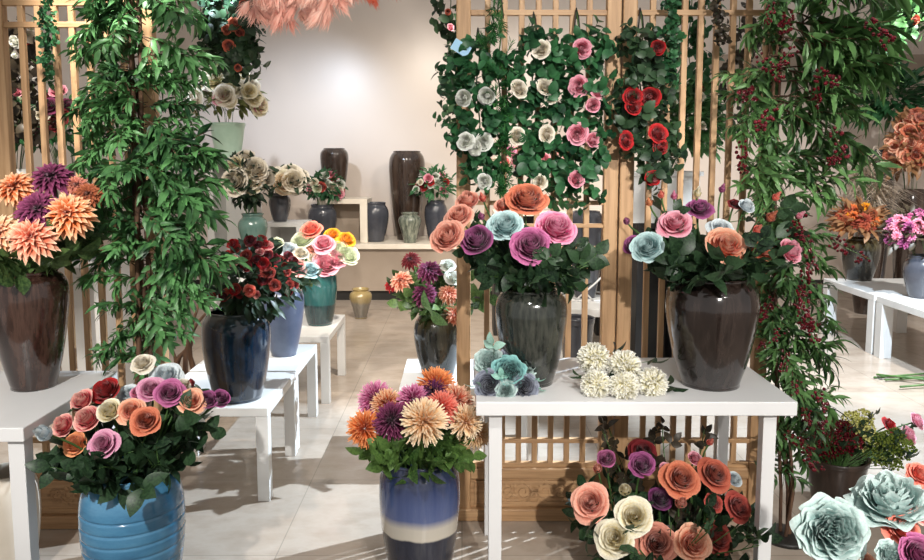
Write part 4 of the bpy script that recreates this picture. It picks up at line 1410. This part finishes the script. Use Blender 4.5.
# ================================================================== LEAFY TREES
def branch_mesh(seed, n=30, L=.115, W=.03, droop=.35, arch=.25):
    """a twig about 0.4 m long along +Z whose tip sags towards -Y, leaves all round it"""
    g = G(); r_ = random.Random(seed)
    pts = []
    for k in range(9):
        t = k / 8
        pts.append(Vector((.02 * sin(5 * t + seed), -arch * .4 * t * t + .03 * t, .4 * t)))
    g.tube(pts, .004, .0015, 5, 1)
    side = []
    for k in range(5):
        t = .25 + .14 * k
        p = pts[int(t * 8)]
        d = Vector((r_.uniform(-1, 1), r_.uniform(-.8, .6), r_.uniform(.3, .9))).normalized()
        q = [p, p + d * .06, p + d * .12 + Vector((0, -.015, 0))]
        g.tube(q, .0022, .0012, 4, 1)
        side.append(q)
    for k in range(n):
        if k % 2:
            q = side[k % 5]; x = r_.uniform(.3, 2); p = q[min(1, int(x))].lerp(q[min(1, int(x)) + 1], x - min(1, int(x))); tg = (q[2] - q[0]).normalized()
        else:
            t = .2 + .8 * k / n; i = t * 7.99
            p = pts[int(i)].lerp(pts[int(i) + 1], i % 1); tg = (pts[int(i) + 1] - pts[int(i)]).normalized()
        a = 2.4 * k
        d = Vector((cos(a), sin(a) * .8 - .25, 0)) * r_.uniform(.6, 1.1) + tg * r_.uniform(.5, 1.2)
        g.leaf(p, d, (r_.uniform(-.5, .5), 1, .3), L * r_.uniform(.65, 1.2), W * r_.uniform(.75, 1.2), droop * r_.uniform(.3, 1.4), .3, 4, 0, .8, r_.uniform(-.7, .7), .4)
    g.leaf(pts[-1], (0, -.5, 1), (0, 1, .3), L, W, droop, .3, 4)
    return g.mesh('branch', [None, BARK])


def berry_mesh(seed, n=26, L=.16, r=.0062, wid=.024):
    g = G(); r_ = random.Random(seed)
    g.tube([(0, 0, 0), (0, -.02, L * .5), (.01, -.06, L)], .002, .0012, 4, 1)
    for k in range(n):
        t = r_.uniform(.25, 1); a = r_.uniform(0, 6.28); q = wid * r_.uniform(.3, 1)
        g.ball((q * cos(a), -.06 * t * t + q * sin(a), L * t), r * r_.uniform(.8, 1.2), 0, 6, 4)
    return g.mesh('berry_cluster', [None, STEM])


BR_A = [branch_mesh(s, 58, .1, .029) for s in (31, 32, 33, 34)]
BR_B = [branch_mesh(s, 46, .11, .027, .4) for s in (41, 42, 43, 44)]
BERRY = [berry_mesh(s) for s in (1, 2, 3)]


def interp(tab, y):
    for (y0, a0, b0), (y1, a1, b1) in zip(tab, tab[1:]):
        if y0 <= y <= y1:
            t = (y - y0) / (y1 - y0)
            return a0 + (a1 - a0) * t, b0 + (b1 - b0) * t
    return tab[-1][1:]


def tree(name, label, trunk_px, Y, sil, nb, weights, leafm, branches, base_xy, dens_scale=1.0, berries=0, depth=.3, stems=3, thick=.022, lmin=.2):
    tp = [at(x, y, Y) for x, y in trunk_px]
    tp.insert(0, Vector((tp[0].x, Y, 0)) if base_xy is None else Vector((*base_xy, 0)))
    base = tp[0]
    t = thing(name, label, 'artificial tree', base)
    for s in range(stems):
        g = G()
        pts = []
        for k, p in enumerate(tp):
            a = s * 2.1 + k * .9
            pts.append(p - base + Vector((cos(a), sin(a), 0)) * (.018 * (s > 0) + .012) + Vector((0, 0, 0)))
        fine = []
        for k in range(len(pts) - 1):
            for q in range(5):
                fine.append(pts[k].lerp(pts[k + 1], q / 5))
        fine.append(pts[-1])
        g.tube(fine, thick * (1 if s == 0 else .6), thick * .4, 8)
        g.obj('trunk', BARK, t)
    g = G(); lathe(g, [(0, .11), (.015, .11), (.02, .1), (.022, .001)], 24, capb=True)
    g.obj('base', BLACK, t)

    def trunk_at(z):
        for a, b in zip(tp, tp[1:]):
            if a.z <= z <= b.z:
                return a.lerp(b, (z - a.z) / max(1e-6, b.z - a.z))
        return tp[-1] if z > tp[-1].z else tp[0]
    ys = []
    for (y0, y1, w) in weights:
        ys += [y0 + (y1 - y0) * (k + rnd(0, 1)) / w for k in range(w)]
    for py in ys[:100]:
        a, b = interp(sil, py)
        mid = (a + b) / 2
        px = mid + (1 if rnd(0, 1) < .5 else -1) * sqrt(rnd(.02, 1)) * (b - a) * .54
        fx = (px - mid) / max(1, (b - a) / 2)
        dmax = depth * sqrt(max(.05, 1 - fx * fx))
        dy = rnd(-dmax, dmax * .35)
        tip = at(px, py, Y + dy)
        og = trunk_at(tip.z + rnd(-.12, .18))
        v = tip - og
        L = v.length
        if L < lmin: og = tip - v.normalized() * lmin if L > 1e-3 else tip - Vector((0, -lmin, 0)); L = lmin
        sc = min(1.25, max(.62, L / .4)) * dens_scale
        # the twig ends at the tip; the missing length down to the trunk is a stalk within the crown
        start = tip - v.normalized() * .4 * sc
        inst('branch', R.choice(branches), t, leafm, start - base, facing(v, rnd(-.5, .5)), sc)
    for k in range(berries):
        py = rnd(sil[0][0], sil[-1][0]); a, b = interp(sil, py)
        px = rnd(a + 4, b - 4)
        tip = at(px, py, Y - rnd(.1, depth))
        inst('berry_cluster', R.choice(BERRY), t, B_RED, tip - base, facing((rnd(-.5, .5), -.5, rnd(-1, -.1)), rnd(0, 6)), rnd(.8, 1.3))
    return t


tree('artificial_tree', 'tall leafy green artificial tree in front of the dahlia lattice, without berries',
     [(146, 420), (146, 330), (139, 230), (137, 120), (132, 30), (130, -60)], 3.22,
     [(-40, 75, 200), (0, 72, 205), (40, 72, 212), (80, 70, 196), (110, 72, 200), (150, 64, 222), (190, 78, 214), (240, 74, 232), (285, 78, 212), (320, 84, 190), (350, 86, 165), (385, 92, 150)],
     98, [(-40, 40, 20), (40, 130, 24), (130, 210, 23), (210, 290, 20), (290, 385, 11)], L_TREE, BR_A, None, 1.0)
tree('artificial_tree', 'tall artificial tree with dark red berries beside the white rose table',
     [(788, 490), (780, 400), (772, 300), (768, 180), (775, 60), (790, -60)], 3.36,
     [(-40, 750, 905), (0, 744, 904), (50, 736, 890), (100, 727, 880), (150, 724, 870), (190, 740, 852), (240, 768, 836), (280, 765, 834), (330, 762, 834), (380, 775, 842), (430, 772, 836), (470, 775, 806)],
     97, [(-40, 40, 16), (40, 120, 20), (120, 200, 19), (200, 300, 16), (300, 400, 18), (400, 470, 8)], L_TREE2, BR_B, None, 1.05, berries=30, depth=.28, thick=.014)

# ================================================================== HANGING GARLANDS
ROUND = []
for s in (1, 2, 3):
    g = G(); r_ = random.Random(s)
    g.tube([(0, 0, 0), (.0, -.02, .05), (.01, -.05, .1)], .002, .0015, 4, 1)
    for k in range(6):
        a = k * 2.4 + s
        g.leaf((0, -.012 * k, .018 * k), (cos(a), sin(a) * .6 - .4, .4), (0, -.6, 1), .062 * r_.uniform(.8, 1.2), .05 * r_.uniform(.8, 1.1), .3, .2, 5, 0, .6, r_.uniform(-.4, .4))
    ROUND.append(g.mesh('leaf_cluster', [None, STEM]))


def garland(label, px, ytop, sil, Y, n, leafm, flowers, fcol, group='hanging garlands', hook=True, kinds=('garden', 'cup'), mesh=None, ls=1.0, name='hanging_garland'):
    top = at(px, ytop, Y)
    t = thing(name, label, 'garland', top, group)
    g = G()
    y1 = sil[-1][0]
    pts = [at(px + 2 * sin(k * 1.3), ytop + (y1 - ytop) * k / 10, Y + .01) - top for k in range(11)]
    g.tube(pts, .004, .003, 5)
    g.obj('stem', STEM, t)
    if hook:
        g = G()
        g.tube([(-.012, .0, -.09), (-.006, 0, -.02), (0, .02, .02), (.004, .05, .012), (.008, .055, -.02)], .0035, .0035, 6)
        g.tube([(.016, .0, -.1), (.008, 0, -.02), (0, .018, .02)], .0025, .0025, 6)
        g.obj('hook', BLACK, t)
    for k in range(n):
        py = sil[0][0] + (y1 - sil[0][0]) * (k + rnd(0, 1)) / n
        a, b = interp(sil, py)
        p = at(rnd(a, b), py, Y - rnd(.0, .09))
        d = Vector((p.x - at(px, py, Y).x, -.12, rnd(-.12, .12)))
        inst('leaf_cluster', R.choice(mesh or ROUND), t, leafm, p - top, facing(d, rnd(0, 6)), ls * .68 * rnd(.8, 1.3))
    for i, (fx, fy, r, *cc) in enumerate(flowers):
        p = at(fx, fy, Y - .15 * max(1, ls * .8))
        d = Vector((rnd(-.55, .55), -.9, rnd(-.35, .5)))
        inst('rose_bloom', R.choice(MESH[R.choice(kinds)]), t, PET[cc[0] if cc else fcol], p - top, facing(d, rnd(0, 6)), psize(r, Y) * .92)
    return t


YG = YS - .03
garland('ivy garland with white roses and a blue card, hanging on the post of the lattice', 478, 32, [(42, 460, 492), (60, 446, 498), (100, 448, 500), (150, 452, 496), (172, 470, 496), (185, 472, 490)], YG, 84, L_IVY,
        [(463, 98, 9), (486, 97, 9.5), (465, 141, 9), (484, 142, 9), (474, 148, 8), (484, 182, 8)], 'white')
garland('ivy garland with cream roses, second along the lattice', 534, 16, [(34, 514, 548), (60, 508, 552), (100, 508, 556), (150, 506, 556), (165, 526, 552), (185, 528, 548)], YG, 84, L_IVY,
        [(541, 49, 9), (520, 88, 9.5), (546, 86, 9.5), (518, 136, 9), (548, 134, 9), (551, 98, 6), (539, 182, 8)], 'ivory')
garland('ivy garland with bright pink roses, beside the double post of the lattice', 577, 12, [(36, 560, 598), (60, 556, 602), (100, 556, 602), (150, 554, 600), (170, 562, 588), (200, 568, 590)], YG, 84, L_IVY,
        [(583, 49, 9.5), (578, 86, 10), (593, 105, 7.5), (598, 92, 7), (578, 134, 10.5), (594, 140, 8), (577, 179, 9)], 'softpink')
garland('dark ivy garland with red roses, hanging beside the double post', 641, 12, [(32, 624, 656), (50, 622, 660), (80, 622, 664), (110, 618, 668), (140, 620, 668), (160, 640, 668), (180, 640, 660)], YG, 84, L_ROSE,
        [(658, 48, 8), (633, 96, 10), (651, 98, 11), (634, 106, 9), (627, 140, 9), (659, 133, 10), (661, 147, 9), (653, 178, 8)], 'red')
CYPM = []
for s in (1, 2):
    g = G(); r_ = random.Random(s)
    for k in range(26):
        a = r_.uniform(0, 6.28)
        g.leaf((0, 0, .005 * k), (cos(a) * .6, sin(a) * .6, 1), (cos(a), sin(a), 0), .05, .006, -.2, .2, 3)
    CYPM.append(g.mesh('leaf_cluster', [None]))
garland('slim dark cypress-like garland between the white and the cream rose garlands', 500, -5, [(4, 490, 500), (40, 486, 506), (90, 494, 510), (150, 499, 507), (200, 500, 506)], YG, 60, L_CYP, [], 'white', None, True, mesh=CYPM, name='hanging_garland')
# blue price card clipped to the first garland
tc_ = thing('price_card', 'light blue blank price card clipped on the white rose garland', 'price card', at(461, 48, YG - .13))
tc_.rotation_euler = (.3, .5, .3)
g = G(); g.box((-.04, -.001, -.024), (.04, .001, .024)); g.obj('card', BLUECARD, tc_, False)
g = G(); g.tube([(.03, .001, .02), (.04, .03, .03), (.045, .06, .02)], .003, .003, 6); g.obj('clip', BLACK, tc_, True)

# deeper hanging greenery
garland('dark green hanging garland with rust orange flowers near the back wall', 232, -12, [(-5, 214, 248), (20, 210, 250), (50, 212, 252), (62, 218, 250), (70, 226, 246)], 6.8, 150, L_ROSE,
        [(234, 24, 7, 'burntorange'), (229, 46, 6, 'rust'), (240, 32, 5, 'rust'), (226, 30, 5, 'burntorange'), (238, 68, 4, 'rust'), (244, 5, 5, 'rust')], 'rust', None, False, ls=1.7)
garland('hanging garland with small blush flowers seen just behind the lattice post', 449, -12, [(-5, 444, 456), (20, 442, 458), (45, 444, 458), (80, 448, 460), (125, 448, 460)], 6.0, 26, L_ROSE,
        [(451, 27, 4, 'softpink'), (448, 12, 3, 'rust'), (453, 66, 3, 'red')], 'softpink', None, False, ls=1.6)
garland('thin string of bright green leaves hanging before the dahlia lattice slats', 47, -15, [(-10, 43, 52), (30, 44, 53), (60, 46, 52), (78, 47, 51)], 3.38, 44, L_IVY, [], 'white', 'thin hanging leaf strings', False, ls=.5, name='hanging_vine')
garland('thin string of bright green leaves hanging beside the red rose garland', 670, -15, [(-10, 664, 674), (30, 666, 676), (60, 666, 672), (84, 666, 674)], 3.47, 48, L_IVY, [], 'white', 'thin hanging leaf strings', False, ls=.55, name='hanging_vine')
garland('thin string of dark round leaves hanging before the slats near the berry tree', 718, -15, [(-10, 713, 722), (30, 715, 722), (46, 716, 721)], 3.47, 24, L_DARK, [], 'white', 'thin hanging leaf strings', False, ls=.5, name='hanging_vine')
garland('green hanging garland seen through the slats between red rose garland and berry tree', 690, -15, [(-5, 680, 704), (40, 684, 702), (100, 680, 720), (150, 690, 730)], 5.6, 46, L_IVY, [(706, 96, 5, 'palegreen'), (722, 120, 6, 'ivory')], 'ivory', None, False, ls=1.5)
garland('dark twiggy garland against the bright wall beside the berry tree', 738, 10, [(20, 728, 752), (60, 722, 756), (110, 716, 752)], 5.4, 34, L_DARK, [], 'ivory', None, False, ls=1.1)
garland('dark green hanging garland above the wall ledge', 900, -20, [(-15, 868, 930), (10, 872, 930), (28, 876, 926), (50, 862, 890), (70, 858, 880)], 5.2, 150, L_TREE, [(916, 20, 5, 'rust')], 'rust', None, False, ls=1.1)
garland('garland of dark white-dotted leaves seen through the slats of the dahlia lattice', 24, 18, [(30, 12, 30), (70, 12, 36), (140, 12, 34)], 4.6, 44, L_DARK, [(14, 42, 6, 'white'), (17, 92, 5, 'softpink'), (28, 40, 4, 'red'), (14, 55, 4, 'white')], 'white', None, False, ls=1.3)

# pink blossom cloud hanging from above the aisle
YK = 5.6
top = at(310, -60, YK)
t = thing('hanging_blossom', 'blush pink feathery blossom branch hanging above the aisle', 'blossom branch', top)
g = G()
for s in (-1, 1):
    g.tube([(0, 0, 0), (s * .15, .02, -.06), (s * .35, 0, -.12), (s * .55, 0, -.2)], .02, .006, 7)
g.obj('branch', BARK, t)
TUFT = []
for s in (1, 2, 3):
    g = G(); r_ = random.Random(s)
    for k in range(110):
        a = r_.uniform(0, 6.28); e = r_.uniform(.1, 1.3)
        g.leaf((0, 0, r_.uniform(0, .06)), (cos(a) * e, sin(a) * e, 1), (cos(a), sin(a), .1), r_.uniform(.07, .15), .0075, .35, .1, 3)
    TUFT.append(g.mesh('blossom_tuft', [None]))
for k in range(70):
    px = 250 + 100 * (k + rnd(0, 1)) / 70
    lim = 10 + 16 * sin(pi * min(1, max(0, (px - 236) / 118)))
    py = rnd(-40, lim - 11)
    inst('blossom_tuft', R.choice(TUFT), t, L_BLOSSOM, at(px, py, YK + rnd(-.3, .3)) - top, facing((rnd(-.7, .7), rnd(-.8, .3), -rnd(.4, 1.1)), rnd(0, 6)), rnd(.8, 1.3))
for px, py in ((352, -22), (362, -20), (368, -14), (346, -30), (388, -22), (384, -30), (375, -34), (395, -36)):
    inst('blossom_tuft', R.choice(TUFT), t, L_CORAL, at(px, py, YK) - top, facing((.4, -.2, -1), rnd(0, 6)), 1.0)

# ================================================================== BERRIES IN THE PLANTER, STEMS ON THE FLOOR
def berry_bunch(label, cpx, rxp, rzp, mat, n, dy=0, group='berry bunches in the brown planter'):
    v = V['berry']; base = v['bot'] + Vector((rnd(-.05, .05), rnd(-.03, .03), 0))
    Y = v['c'].y + dy
    t = thing('berry_bunch', label, 'berry bunch', base, group)
    for k in range(n):
        a = 2.4 * k; q = sqrt((k + .5) / n)
        p = at(cpx[0] + rxp * q * cos(a), cpx[1] + rzp * q * sin(a) , Y + .06 * sin(a) - .05)
        d = Vector((.5 * cos(a), -.4, 1))
        g = G(); g.tube([x - base for x in bez(base, v['neck'] + Vector((cos(a), sin(a), 0)) * v['r'] * .3, p - d * .08, p, 6)], .0025, .0015, 5)
        g.obj('stem', STEM, t)
        inst('berry_cluster', R.choice(BERRYD), t, mat, p - base, facing(d, rnd(0, 6)), rnd(.85, 1.15))
        if k % 2 == 0:
            inst('leaf_spray', R.choice(SPRAY), t, L_ROSE, p - base - Vector((0, 0, .03)), facing(d + Vector((rnd(-1, 1), rnd(-.6, .3), 0)), 0), .09)


BERRYD = []
for s in (5, 6, 7):
    g = G(); r_ = random.Random(s)
    for k in range(34):
        a = 2.4 * k; q = .045 * sqrt((k + .5) / 34)
        z = .03 * (1 - (q / .045) ** 2) + r_.uniform(-.008, .008)
        g.ball((q * cos(a), q * sin(a), z), .0068 * r_.uniform(.85, 1.15), 0, 6, 4)
        if k % 3 == 0: g.tube([(q * cos(a), q * sin(a), z), (0, 0, -.05)], .001, .001, 4, 1)
    BERRYD.append(g.mesh('berry_cluster', [None, STEM]))
berry_bunch('dark red berry bunch in the brown planter beside the berry tree', (827, 438), 26, 17, B_RED, 22, -.04)
berry_bunch('pale yellow-green berry bunch between the red and the green ones', (858, 433), 15, 18, B_YEL, 11)
berry_bunch('green berry bunch outermost in the brown planter', (888, 450), 20, 17, B_GRN, 14, .03)
flower('small', 892, 424, 9, V['berry']['c'].y + .1, 'red', V['berry'], 'red bloom at the edge of the berry planter', 'blooms in the berry planter', L_IVY, 3, .8, .12)
flower('garden', 912, 435, 10, V['berry']['c'].y + .02, 'softpink', V['berry'], 'pink rose outermost in the berry planter', 'blooms in the berry planter', L_ROSE, 2, .8, .1)
flower('garden', 920, 420, 9, V['berry']['c'].y + .1, 'softpink', V['berry'], 'pale pink rose above the outermost pink one, berry planter', 'blooms in the berry planter', L_ROSE, 2, .8, .1)
# green stems lying on the floor
t = thing('flower_bunch', 'flower bunch lying on the pale floor with its green stems showing', 'flower bunch', gnd(900, 384, 0))
o_ = Vector(t.location)
for k, (xa_, ya_, xb_, yb_) in enumerate([(874, 379, 960, 374), (885, 382, 960, 380), (900, 390, 965, 386), (880, 380, 962, 384), (876, 379, 964, 390)]):
    g = G(); a, b = gnd(xa_, ya_, 0), gnd(xb_, yb_, 0)
    z = .012 + .006 * k
    g.tube([Vector((a.x, a.y, z)) - o_, (a.lerp(b, .5) + Vector((0, 0, z + .006))) - o_, Vector((b.x, b.y, z + .02)) - o_], .009, .007, 6)
    g.obj('stem', STEM, t)
for k in range(5):
    p = gnd(968 + 4 * k, 372 + 4 * k, 0); p.z = .07
    inst('bloom', R.choice(MESH['rose']), t, PET['softpink'], p - o_, facing((1, -.4, .6), k), .07)

# leaves that would poke through or hang over a bloom are pruned away
def prune():
    for o in list(COL.objects):
        n = o.name.split('.')[0]
        if n not in ('leaf_spray', 'branch') or o.parent is None: continue
        L = .75 if n == 'leaf_spray' else .4
        ax = o.rotation_quaternion @ Vector((0, 0, 1))
        st = Vector(o.parent.location) + Vector(o.location)
        hit = False
        for k in ((.1, .5, .9) if n == 'leaf_spray' else (.35, .7, 1.0)):
            p = st + ax * (L * o.scale.x * k)
            for C, r in HEADS:
                q = r * (.95 if n == 'leaf_spray' else 1.25)
                if -.4 < p.y - C.y < .03 and (p.x - C.x) ** 2 + (p.z - C.z) ** 2 < q * q:
                    hit = True
        if hit: bpy.data.objects.remove(o)
    bare = [o for o in COL.objects if o.parent is None and o.name.startswith('leaf_sprig')]
    dead = []
    for o in bare:
        ch = list(o.children)
        if sum(c.name.startswith('leaf_spray') for c in ch) < 2:
            dead += ch + [o]
    for o in dead: bpy.data.objects.remove(o)


prune()

# ================================================================== LIGHT
w = bpy.data.worlds.new('room_light')
SC.world = w
w.use_nodes = True
bgn = w.node_tree.nodes['Background']
bgn.inputs['Color'].default_value = (1.0, .97, .93, 1)
bgn.inputs['Strength'].default_value = .38


def spot(name, loc, to, power, angle=60, color=(1, .93, .84), rad=.05, blend=.5):
    l = bpy.data.lights.new(name, 'SPOT')
    l.energy = power; l.color = color; l.spot_size = radians(angle); l.spot_blend = blend; l.shadow_soft_size = rad
    o = bpy.data.objects.new(name, l); COL.objects.link(o)
    o.location = loc
    o.rotation_euler = (Vector(to) - Vector(loc)).to_track_quat('-Z', 'Y').to_euler()
    return o


WARM, COOL, NEU = (1, .90, .78), (.80, .90, 1.0), (1, .96, .91)
spot('ceiling_and_fill_spot', (1.1, -1.4, 2.8), (.85, 3.0, .85), 540, 36, NEU, .05, .8)
spot('ceiling_and_fill_spot', (-1.3, -.5, 3.1), (-1.35, 3.0, .95), 480, 34, NEU, .05, .8)
spot('ceiling_and_fill_spot', (.75, .2, 3.2), (.5, 3.5, 2.0), 330, 32, NEU, .05, .9)  # added fill spot that brightens the lattice garlands
spot('ceiling_and_fill_spot', (-1.7, .6, 3.2), (-1.35, 3.2, 1.7), 200, 34, NEU, .05, .9)  # extra spot put in to lift the leafy tree
spot('ceiling_and_fill_spot', (2.1, 1.0, 3.2), (1.6, 3.6, 1.8), 220, 36, NEU, .05, .9)  # likewise an added spot, brightening the berry tree
spot('ceiling_and_fill_spot', (.1, .9, 3.3), (.0, 3.05, .75), 130, 34, NEU, .05, .8)
spot('ceiling_and_fill_spot', (2.2, -.2, 3.2), (1.6, 2.2, .75), 110, 44, NEU, .05, .8)
spot('ceiling_and_fill_spot', (2.5, 4.9, 3.4), (-.75, 4.0, 0), 1500, 36, (.72, .86, 1), .02)
spot('ceiling_and_fill_spot', (-.6, 5.8, 3.6), (-.2, 10.2, .7), 340, 80, WARM, .06, 1)
spot('ceiling_and_fill_spot', (1.3, 5.8, 3.6), (1.4, 10.2, .8), 340, 80, WARM, .06, 1)
spot('ceiling_and_fill_spot', (-2.0, 6.2, 3.4), (-2.2, 10.2, 1.3), 480, 60, (.72, .84, 1), .06, 1)
spot('ceiling_and_fill_spot', (3.4, 4.2, 3.4), (3.7, 7.2, .6), 650, 75, NEU, .06)
spot('ceiling_and_fill_spot', (2.7, 3.6, 3.4), (2.9, 5.4, 0), 1000, 65, (.72, .86, 1), .04)
spot('ceiling_and_fill_spot', (-1.4, 2.6, 3.4), (-1.2, 5.2, .6), 320, 50, NEU, .04)
spot('ceiling_and_fill_spot', (.2, 4.6, 3.4), (-.2, 6.8, .2), 380, 60, WARM, .05)
spot('ceiling_and_fill_spot', (-2.3, 3.2, 3.4), (-2.3, 5.6, 1.0), 300, 70, WARM, .05)
spot('ceiling_and_fill_spot', (-.6, 3.4, 2.6), (-1.05, 5.6, 3.1), 120, 44, WARM, .05, 1)  # added lamp aimed up at the hanging blossom to brighten it

SC.view_settings.view_transform = 'Standard'
SC.view_settings.look = 'None'
SC.view_settings.gamma = 1
SC.view_settings.use_curve_mapping = False
SC.view_settings.exposure = .48
